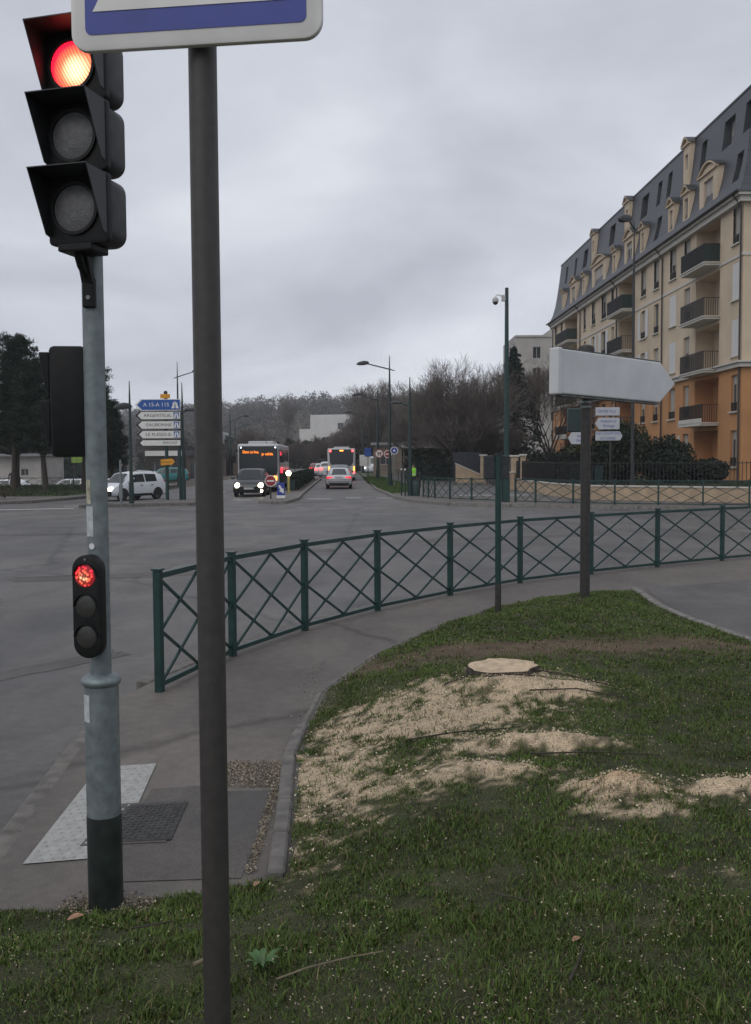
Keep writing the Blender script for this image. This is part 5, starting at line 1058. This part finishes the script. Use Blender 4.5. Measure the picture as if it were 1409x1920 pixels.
pan(-.72, .40, 3.82, 4.20, 0, ['CENTRE VILLE'], lp); pan(-.74, .40, 3.18, 3.72, -1, ['Résidence de', "l'Ermitage"], lp); pan(-.72, .54, 2.66, 3.08, 1, ['PARC D\'ACTIVITES', 'LES CHENES'], lp)
l2 = thing('local_signs', 'single left-pointing white sign under a dark signal housing behind the arrow sign post', 'direction sign', (9.75, 45, .12))
MB().tube([(0, 0, 0), (0, 0, 4.5)], .06, 12).build('post', 'postdark', l2, True); pan(-.75, .25, 2.50, 3.05, -1, ['Gare', 'Mairie'], l2); MB().box((-.45, .05, 3.62), (.62, .30, 1.1)).build('signal_housing', 'greend', l2, bevel=.05)
# ------------------------------------------------ left background pieces
sh = thing('pale_shed', 'long pale shed wall behind the pines and barrier', 'building', (-43, 108, -1.3)); simple_block(sh, 5.4, 8, 3.8, 'conc', [(3.2, 4.0, 1.6, 2.4)]); MB().box((2.7, 3.6, 3.95), (6, 9, .3)).build('roof', 'rooft', sh)
M['lime'] = mat('lime_board', (.16, .26, .03), .7, var=.3, scale=3)
hb_ = thing('advert_board', 'lime green advertising board on two posts beyond the pines', 'billboard', (-33.6, 110, -1.3)); MB().box((0, 0, 3.9), (2.3, .08, 1.7)).build('board', 'lime', hb_)
for x in (-.9, .9): MB().box((x, .08, 1.6), (.12, .1, 3.2)).build('leg', 'greyp', hb_)
for x, w_, lb in ((-31.5, 5, 'brown brick shop front far behind the parked cars'), (-26, 5.5, 'dark shop building far behind the white crossover'), (-19.5, 5.5, 'dark low shop with a pale entrance behind the direction signs')):
    o_ = thing('shop', lb, 'building', (x, 132, -1.3)); simple_block(o_, w_, 8, 4.6, mat('shop_wall', (.07, .05, .045), .8) if 'dark' in lb else 'bark', [(.6, 1.8, .6, 3.0), (2.6, 4.2, .6, 3.0)]); MB().box((w_/2, -.2, 4.2), (w_, .3, .7)).build('fascia', 'greyp' if 'dark' in lb else 'signwhite', o_)
# ================================================================== people
def person(label, loc, rz, top, legs, h=1.72, arm=0.0):
    V = [(0, 0, .93, .13, .10), (0, .01, 1.12, .125, .095), (0, .01, 1.34, .16, .10), (0, .0, 1.45, .10, .08), (0, -.01, 1.53, .055, .055), (0, -.02, 1.62, .078, .092), (0, -.02, 1.69, .06, .07),
         (.09, 0, .88, .085, .09), (.10, -.01, .50, .058, .062), (.10, .02, .10, .042, .045), (.11, -.10, .035, .042, .03), (-.09, 0, .88, .085, .09), (-.10, -.03, .50, .058, .062), (-.10, .03, .10, .042, .045), (-.11, -.09, .035, .042, .03),
         (.20, 0, 1.40, .055, .055), (.25, .01, 1.14, .044, .046), (.25, -.08-arm, .93, .034, .036), (.245, -.12-arm, .84, .028, .034), (-.20, 0, 1.40, .055, .055), (-.25, .01, 1.14, .044, .046), (-.25, -.08, .93, .034, .036), (-.245, -.12, .84, .028, .034)]
    E_ = [(0, 1), (1, 2), (2, 3), (3, 4), (4, 5), (5, 6), (0, 7), (7, 8), (8, 9), (9, 10), (0, 11), (11, 12), (12, 13), (13, 14), (2, 15), (15, 16), (16, 17), (17, 18), (2, 19), (19, 20), (20, 21), (21, 22)]
    me = bpy.data.meshes.new('person'); me.from_pydata([v[:3] for v in V], E_, []); t = bpy.data.objects.new('t', me); COL.objects.link(t)
    sk = t.modifiers.new('s', 'SKIN'); sk.use_smooth_shade = True; sb = t.modifiers.new('b', 'SUBSURF'); sb.levels = 2
    for i, v in enumerate(V): me.skin_vertices[0].data[i].radius = v[3:]; me.skin_vertices[0].data[i].use_root = i == 0
    dg = bpy.context.evaluated_depsgraph_get(); me2 = bpy.data.meshes.new_from_object(t.evaluated_get(dg)); bpy.data.objects.remove(t); me2.materials.clear()
    for m in ('skin', top, legs, 'blackc'): me2.materials.append(M[m])
    for p in me2.polygons:
        c = p.center; hand = c.z < .91 and abs(c.x) > .2
        p.material_index = 0 if (c.z > 1.50 and not (c.z > 1.66 or (c.y > .03 and c.z > 1.56))) or hand else (3 if c.z > 1.5 or c.z < .09 else (2 if c.z < .95 and abs(c.x) < .2 else 1))
    me2.name = 'person'; o = bpy.data.objects.new('person', me2); COL.objects.link(o); o.location = loc; o.rotation_euler.z = rz; s = h/1.76; o.scale = (s, s, s)
    tag(o, label, 'person'); return o
pv = person('person in a yellow-green high visibility vest and dark trousers standing behind the lamp mast', (1.93, 49.0, .12), R(160), 'navyc', 'navyc', 1.70)
vm = MB(); n = 16
for z, a, c in ((1.02, .165, .125), (1.15, .16, .12), (1.30, .195, .13), (1.40, .19, .125), (1.455, .13, .10)): vm.v += [(a*math.cos(2*math.pi*k/n), .01+c*math.sin(2*math.pi*k/n), z) for k in range(n)]
vm.f = [(i*n+k, i*n+(k+1) % n, (i+1)*n+(k+1) % n, (i+1)*n+k) for i in range(4) for k in range(n)]; vo = vm.build('vest', 'hivis', pv, True)
vb = MB(); vb.v = [(a*math.cos(2*math.pi*k/n), .01+c*math.sin(2*math.pi*k/n), z) for z, a, c in ((1.10, .168, .128), (1.15, .170, .130)) for k in range(n)]; vb.f = [(k, (k+1) % n, n+(k+1) % n, n+k) for k in range(n)]; vb.build('reflective_band', 'signwhite', vo, True)
person('person in dark clothes walking on the far side of the white crossover', (-15.2, 57.5, .12), R(80), 'blackc', 'blackc', 1.75, .12)
person('person in dark jacket standing between the pine trunks', (-27.2, 72.0, -.35), R(20), 'blackc', 'blackc', 1.75)
# ================================================================== vegetation
def grow(seed, h, spread, trunk_r, nmain, lv, up=.55, start=.18, fork=(3, 5), droop=0):
    r = random.Random(seed); thick, thin = [], []
    def br(p, d, l, rad, lev):
        n = 4 if lev < 2 else 3; q = p
        for i in range(n):
            d = (d+Vector((r.gauss(0, .13), r.gauss(0, .13), r.gauss(0, .08)+up*.12-droop*lev*.05))).normalized(); q2 = q+d*(l/n); r0 = rad*(1-.55*i/n); r1 = rad*(1-.55*(i+1)/n)
            (thick if lev < 2 else thin).append((tuple(q), tuple(q2), r0, r1)); q = q2
            if lev < lv and i >= 1:
                for _ in range(r.randint(*fork)//(1 if i == n-1 else 2) or 1):
                    a = r.uniform(.3, .85); ax = Vector((r.gauss(0, 1), r.gauss(0, 1), r.gauss(0, .5))); ax = (ax-d*ax.dot(d)).normalized(); nd = (d*math.cos(a)+ax*math.sin(a)); nd.z += up*.2; br(q, nd.normalized(), l*r.uniform(.5, .75), r1*.6, lev+1)
    top = h*start; thick.append(((0, 0, -.2), (0, 0, top), trunk_r*1.15, trunk_r))
    for k in range(nmain):
        a = 2*math.pi*k/nmain+r.uniform(-.4, .4); t = r.uniform(.25, 1)*spread/h*1.6; d = Vector((math.cos(a)*t, math.sin(a)*t, 1)).normalized(); br(Vector((0, 0, top*r.uniform(.7, 1))), d, h*r.uniform(.38, .5), trunk_r*.55, 0)
    return thick, thin
def bare_tree(label, loc, seed, h, spread, tr, nmain=5, lv=4, m='twig', tmpl={}, rz=0, key=None, scale=1, fork=(3, 5), start=.18, minr=.010, cat='tree'):
    t = thing('bare_tree', label, cat, loc, rz, 'bare winter trees')
    if key and key in tmpl:
        for nm, me in tmpl[key]: o = bpy.data.objects.new(nm, me); COL.objects.link(o); o.parent = t
    else:
        a, b = grow(seed, h, spread, tr, nmain, lv, fork=fork, start=start); b = [(p, q, max(x, minr), max(y, minr*.75)) for p, q, x, y in b]
        o1 = segs_mesh('trunk', a, 'bark', t, 6); o2 = segs_mesh('crown', b, m, t, 3)
        if key: tmpl[key] = [('trunk', o1.data), ('crown', o2.data)]
    t.scale = (scale,)*3; return t
bare_tree('big rounded bare tree with dense fine twigs behind the far barrier', (7.0, 77, .1), 3, 7.8, 3.7, .18, 8, 4, fork=(3, 5), start=.08)
bare_tree('bare shrubby tree filling the space beside the big rounded bare tree', (9.4, 81, .1), 13, 4.6, 2.6, .12, 7, 4, 'twigr', fork=(3, 5), start=.08)
bare_tree('small dark bare tree with arching boughs in front of the low house', (3.7, 86, .1), 5, 4.8, 3.2, .14, 7, 4, fork=(3, 5), start=.2)
bare_tree('tall pale bare tree high behind the no entry sign', (-.3, 138, .1), 8, 9.6, 5.0, .22, 6, 4, key='a', minr=.016)
bare_tree('bare tree rising just left of the slim lamp mast', (4.4, 140, .1), 8, 9.6, 5.0, .22, 6, 4, key='a', rz=2.1, scale=.86)
bare_tree('thin bare tree with a dark nest left of the big rounded tree', (7.2, 125, .1), 18, 9.5, 3.2, .18, 5, 4, minr=.014, fork=(3, 4))
bare_tree('bare tree with reddish twigs in front of the grey tower block', (15.2, 84, .6), 21, 8.2, 3.8, .16, 6, 4, 'twigr', fork=(3, 4))
for k, (x, y, s, rz, lb) in enumerate(((-1.2, 150, .55, 0, 'brown twiggy tree behind the bus stop'), (1.6, 150, .52, 1, 'brown twiggy tree above the low annex'), (-3.0, 170, .62, 2, 'brown twiggy tree behind the white van'), (4.5, 158, .52, 3, 'brown twiggy tree over the roof of the low house'), (-6.0, 190, .52, 4, 'brown twiggy tree screening the side of the white block'), (-17.5, 150, .36, 5, 'bare tree behind the median hedge'), (-13.8, 165, .34, 2.5, 'bare tree in front of the white block'), (-10.5, 172, .38, 1.7, 'bare tree between the white block and the queued bus'), (-20.5, 160, .45, .7, 'bare tree rising behind the oncoming bus'), (-33, 150, .42, 3.7, 'bare tree beside the small pale house'), (9.6, 120, .42, 1.2, 'bare tree between the big rounded tree and the conifer'), (7.8, 150, .55, 4.2, 'distant bare tree above the hedge'))):
    bare_tree(lb, (x, y, 0), 31, 12.5, 6.5, .22, 8, 4, 'twigr', key='b', rz=rz, scale=s, fork=(3, 6), start=.1, minr=.022)
ps = thing('poplar_tree', 'slender pointed bare poplar on the wooded skyline', 'tree', (-30.0, 330, 8)); a, b = grow(77, 11, .9, .3, 6, 3, up=1.6); segs_mesh('trunk', a, 'bark', ps, 5); segs_mesh('crown', [(p, q, .05, .05) for p, q, x, y in b], 'twig', ps, 3)
# ------------------------------------------------ pines and conifer
def pine(label, loc, seed, h, spread, lean=0.0, bare=.28, n=150):
    r = random.Random(seed); t = thing('pine_tree', label, 'tree', loc, r.uniform(0, 6), 'dark pines on the left verge')
    tr = [(lean*math.sin(z*1.4), .15*math.sin(z*2+seed), h*z) for z in np.linspace(-.02, .97, 8)]; MB().tube(tr, [.19*(1-.8*i/8) for i in range(8)], 10).build('trunk', 'bark', t, True)
    segs, pts = [], []
    for k in range(n):
        z = bare+(1-bare)*(k+.5)/n; q = (1-z)/(1-bare); l = spread*(.25+.75*math.sqrt(max(q, .0)))*r.uniform(.45, 1.1)*(.5+.5*min(1, (z-bare)/.12+.4)); a = k*2.4+r.uniform(-.4, .4)
        p = Vector((lean*math.sin(z*1.4), 0, h*z)); e_ = p+Vector((math.cos(a)*l, math.sin(a)*l, l*r.uniform(.15, .75))); segs.append((tuple(p), tuple(e_), .035, .012))
        m = int(5+l*5)
        for j in range(m):
            c = p.lerp(e_, r.uniform(.3, 1.02)); pts += [(c.x+r.gauss(0, .11), c.y+r.gauss(0, .11), c.z+abs(r.gauss(0, .16))) for _ in range(16)]
    segs_mesh('limbs', segs, 'bark', t, 4); P_ = np.array(pts); cc = np.array([.010, .022, .012])*rng.uniform(.5, 1.7, (len(P_), 1)); leafcloud('crown', P_, .13, cc, 'needle', t, aspect=.16)
pine('tall dark pine with a pointed top at the outer end of the verge', (-22.5, 60, .1), 1, 9.3, 2.6, .2)
pine('dark pine with a leaning trunk next to the tall pointed pine', (-20.0, 58, .1), 2, 7.6, 2.3, -.4)
pine('dark pine standing behind the galvanised signal pole', (-18.2, 60, .1), 3, 7.9, 2.3, .2)
pine('dark pine between the leaning pine and the silver estate car', (-19.6, 66, .0), 7, 8.0, 2.4, .3)
pine('small dark pine behind the bonnet of the white crossover', (-19.4, 71, .0), 5, 6.0, 1.5, .1, .2)
pine('dark broad pine with low boughs at the far end of the verge', (-24.6, 66, 0), 6, 8.0, 2.6, 0)
cf = thing('conifer', 'tall dark blue-green conifer with drooping tiers before the grey tower block', 'tree', (12.1, 84, .3)); r = random.Random(9); segs, pts, cl = [], [], []; h = 11.6
MB().tube([(0, 0, -.2), (0, 0, 6), (0, 0, h)], [.2, .12, .02], 8).build('trunk', 'bark', cf, True)
for k in range(190):
    z = .05+.93*(k/190)**1.0; l = (.15+4.3*(1-z)**.95)*r.uniform(.7, 1.1); a = k*2.4+r.uniform(-.3, .3); p = Vector((0, 0, h*z)); prev = p
    for j in range(1, 7):
        t = j/6; c = Vector((math.cos(a)*l*t, math.sin(a)*l*t, h*z+l*(.18*t-.30*t*t))); segs.append((tuple(prev), tuple(c), .02, .012)); prev = c; w = .26*(1-t*.6)*min(1, l)
        pts += [(c.x+r.gauss(0, w*.6), c.y+r.gauss(0, w*.6), c.z-abs(r.gauss(0, .10))) for _ in range(9)]
segs_mesh('limbs', segs, 'bark', cf, 3); P_ = np.array(pts); leafcloud('crown', P_, .17, np.array([.012, .024, .019])*rng.uniform(.5, 1.7, (len(P_), 1)), 'needle', cf, aspect=.25)
# ------------------------------------------------ hedges and shrubs
def hedge(name, label, path, w, h, zb, dens, size, col, cat='hedge', lump=.25, group=None):
    o = thing(name, label, cat, (*path[0], zb), 0, group); P = [Vector(p)-Vector(path[0]) for p in path]; L_ = [(b-a).length for a, b in zip(P[:-1], P[1:])]; pts = []
    for a, b, l in zip(P[:-1], P[1:], L_):
        d = (b-a)/l; n_ = Vector((-d.y, d.x)); n = int(l*dens); t = rng.uniform(0, 1, n); s = rng.uniform(-1, 1, n); z = rng.uniform(0.02, 1, n)
        # push towards the surface
        k = rng.uniform(size=n); s = np.where(k < .5, np.sign(s)*(1-.25*rng.uniform(size=n)**2), s); z = np.where(k > .6, 1-.2*rng.uniform(size=n)**2, z)
        x = a.x+(b.x-a.x)*t; y = a.y+(b.y-a.y)*t; lm = 1-lump+2*lump*fbm(x*1.0+path[0][0], y+path[0][1], 1.1, 51)
        ww = w/2*lm*np.sqrt(np.clip(1-(np.clip(z-.55, 0, 1)/.62)**2, .05, 1)); pts.append(np.stack([x+n_.x*s*ww, y+n_.y*s*ww, z*h*lm], 1))
    P_ = np.concatenate(pts); c = np.array(col)*rng.uniform(.45, 1.5, (len(P_), 1)); leafcloud('foliage', P_, size, c, 'leaf', o)
    st = MB()
    for a, b, l in zip(P[:-1], P[1:], L_): st.bar((a.x, a.y, h*.33), (b.x, b.y, h*.33), w*.55, h*.62)
    st.build('stems', 'greend', o); return o
hedge('clipped_hedge', 'long dark clipped hedge in front of the low house', [(2.6, 82), (8.4, 79.5)], 1.0, 2.7, .12, 1500, .09, (.010, .020, .011), lump=.08)
hedge('clipped_hedge', 'dark hedge behind the garden railing next to the gate pillar', [(8.9, 54.5), (9.3, 47.5), (10.3, 44.2)], .8, 1.5, .66, 1500, .06, (.010, .017, .010), lump=.1)
hedge('median_hedge', 'low dark hedge along the median', [(rx(-4.75, 58), 58), (rx(-4.75, 91), 91)], .5, .95, .12, 520, .06, (.012, .024, .013), lump=.15)
#hedge('median_hedge', 'low hedge continuing beyond the traffic queue', [(rx(-4.75, 106), 106), (rx(-4.75, 170), 170)], .6, 1.2, .12, 150, .12, (.016, .024, .014), lump=.2)
for (x, y, w, h, lb, c) in ((11.9, 47.5, 2.6, 3.2, 'large evergreen shrub behind the stack of local signs', (.012, .022, .010)), (13.2, 50.5, 3.0, 3.4, 'rounded olive shrub behind the very tall street lamp', (.022, .030, .012)), (15.2, 50.0, 2.8, 2.6, 'dark spreading shrub in front of the orange ground floor', (.011, .020, .011)), (14.2, 46.5, 2.6, 1.7, 'low dark shrub behind the railing right of the tall lamp', (.010, .018, .010)), (11.0, 50.5, 2.2, 2.2, 'shrub with yellowish leaves below the first floor balcony', (.030, .032, .010)), (16.4, 47.5, 2.2, 1.3, 'low shrub beside the glazed entrance', (.014, .022, .012)), (12.6, 60, 3.0, 2.4, 'shrub mass at the far end of the orange facade', (.014, .022, .012))):
    s = thing('garden_shrub', lb, 'shrub', (x, y, .66), 0, 'shrubs in the garden'); n = 5200; d = rng.normal(size=(n, 3)); d /= np.linalg.norm(d, axis=1)[:, None]; q = rng.uniform(.35, 1, n)**.5
    lm = .72+.5*fbm(d[:, 0]*3+x, d[:, 1]*3+d[:, 2]*2+y, 1.0, 61); P_ = d*(q*lm)[:, None]*np.array([w/2, w/2, h/2])+np.array([0, 0, h*.47]); P_ = P_[P_[:, 2] > .02]
    leafcloud('foliage', P_, .075, np.array(c)*rng.uniform(.4, 1.7, (len(P_), 1)), 'leaf', s)
    sg = [((0, 0, -.05), (math.cos(a)*w*.25, math.sin(a)*w*.25, h*.7), .04, .012) for a in np.linspace(0, 6, 7)]; segs_mesh('stems', sg, 'bark', s, 4)
bu = thing('reddish_bush', 'low reddish brown bush on the verge in front of the pines', 'bush', (-19.6, 47.2, .12)); d = rng.normal(size=(1600, 3))*np.array([.75, .4, .25])+np.array([0, 0, .3]); d = d[d[:, 2] > 0]; leafcloud('foliage', d, .06, np.array([.05, .022, .016])*rng.uniform(.5, 1.6, (len(d), 1)), 'leaf', bu); segs_mesh('stems', [((0, 0, 0), tuple(d[i]), .01, .005) for i in range(60)], 'bark', bu, 3)
# verge grass tufts
def tufts(nm, lb, poly, n, z, h, w, c0):
    xs = np.array([p[0] for p in poly]); ys = np.array([p[1] for p in poly]); x = rng.uniform(xs.min(), xs.max(), n); y = rng.uniform(ys.min(), ys.max(), n); k = pip(poly, x, y); x, y = x[k], y[k]; n = len(x); a = rng.uniform(0, 6.28, n); hh = h*rng.uniform(.4, 1.3, n); zz = z(x, y) if callable(z) else np.full(n, z)
    b = np.stack([x, y, zz], 1); dx = np.stack([np.cos(a)*w, np.sin(a)*w, 0*x], 1); tp = np.stack([rng.normal(0, h*.4, n), rng.normal(0, h*.4, n), hh], 1)
    v = np.stack([b-dx, b+dx, b+tp], 1).reshape(-1, 3); cc = np.array(c0)*rng.uniform(.5, 1.5, (n, 1)); tag(npmesh(nm, v, np.arange(3*n), 3, 'grass', None, np.repeat(cc, 3, 0)), lb, 'grass', kind='stuff')
tufts('verge_tufts', 'rough green grass on the roadside verge across the junction', [(.9, 51.5), (.42, 57), (.16, 61), (-.7, 80), (-1.2, 98), (.9, 98), (2.0, 75), (2.5, 62), (2.0, 54)], 26000, .13, .09, .016, (.050, .092, .018))
tufts('verge_tufts', 'rough grass under the pines', [(-45, 49), (-16.6, 50.5), (-15.6, 56), (-16, 74), (-45, 71)], 30000, .126, .14, .03, (.030, .046, .014))
tufts('verge_tufts', 'tan dry grass strip at the verge corner', [(-40, 44.2), (-18.3, 44.4), (-17.8, 45.4), (-20, 46.8), (-40, 47)], 9000, .126, .12, .025, (.22, .145, .06))
tufts('verge_tufts', 'grass in the garden behind the cream wall', [(9.6, 43.4), (15.3, 39.4), (24, 36.5), (24, 50), (10, 50)], 16000, .66, .12, .025, (.035, .05, .016))
hedge('thicket', 'dark bushes behind the car park and shed', [(-80, 128), (-33, 126)], 4, 5.5, -1.3, 330, .24, (.020, .022, .016), cat='thicket', lump=.4)
hedge('thicket', 'dark thicket of bushes at the foot of the white block', [(-50, 205), (-9.5, 205), (-7.5, 260)], 8, 6.0, -.5, 330, .38, (.024, .024, .018), cat='thicket', lump=.4)
hedge('thicket', 'brown thicket behind the low annex and bus stop', [(-2.5, 150), (6, 138), (13, 130)], 4, 4.0, -.2, 420, .28, (.036, .028, .022), cat='thicket', lump=.4)
# ------------------------------------------------ hills with woods
def hill_z(x, y): 
    t = sm((y-230)/380); base = 34*np.exp(-((x+20)/150)**2)*sm((y-260)/420)+20*np.exp(-((x+260)/170)**2)*sm((y-300)/400)+26*np.exp(-((x-190)/140)**2)*sm((y-260)/420)
    return base*(.8+.4*fbm(x, y, 160, 71))-1
gx = np.linspace(-900, 900, 91); gy = np.linspace(220, 1100, 45); X, Y = np.meshgrid(gx, gy); Z = hill_z(X, Y); nx = 91; ii = (np.arange(44)[:, None]*nx+np.arange(90)[None]).ravel()
npmesh('hills', np.stack([X, Y, Z], -1).reshape(-1, 3), np.stack([ii, ii+1, ii+nx+1, ii+nx], 1).ravel(), 4, 'soil', kind='structure', smooth=True)
n = 2000; y = 250+430*rng.uniform(size=n)**.8; x = rng.uniform(-.60, .32, n)*y; x0 = (x > -32) & (x < -4) & (y < 400); x, y = x[~x0], y[~x0]; z = hill_z(x, y); n = len(x)
per = 150; hh = rng.uniform(6, 12, n); d = rng.normal(size=(n, per, 3)); d /= np.linalg.norm(d, axis=2)[..., None]; d *= rng.uniform(.3, 1, (n, per, 1))**.42
P_ = np.stack([x, y, z], 1)[:, None]+d*np.stack([hh*.38, hh*.38, hh*.5], 1)[:, None]+np.array([0, 0, 1])[None, None]*hh[:, None, None]*.5
base = np.where((rng.uniform(size=(n, 1)) < .25), np.array([[.020, .026, .020]]), np.array([[.060, .052, .046]])); cc = np.repeat(base*rng.uniform(.6, 1.4, (n, 1)), per, 0)*rng.uniform(.6, 1.4, (n*per, 1))
w_ = leafcloud('hillside_wood', P_.reshape(-1, 3), .55, cc, 'leaf', None, aspect=.4); tag(w_, 'bare brown and evergreen woods covering the distant hill', 'wood', kind='stuff')
# ------------------------------------------------ damp winter air
hz = MB().box((0, 450, 30.5), (2020, 1530, 66)).build('haze', 'soil'); hz.data.materials.clear(); tag(hz, 'thin grey winter haze over the distance', 'haze', kind='stuff')
hm = bpy.data.materials.new('haze'); hm.use_nodes = True; t = hm.node_tree; t.nodes.clear(); mo = t.nodes.new('ShaderNodeOutputMaterial'); pv_ = t.nodes.new('ShaderNodeVolumePrincipled')
pv_.inputs['Color'].default_value = (.94, .955, .98, 1); pv_.inputs['Density'].default_value = .00045; t.links.new(pv_.outputs[0], mo.inputs['Volume']); hz.data.materials.append(hm)
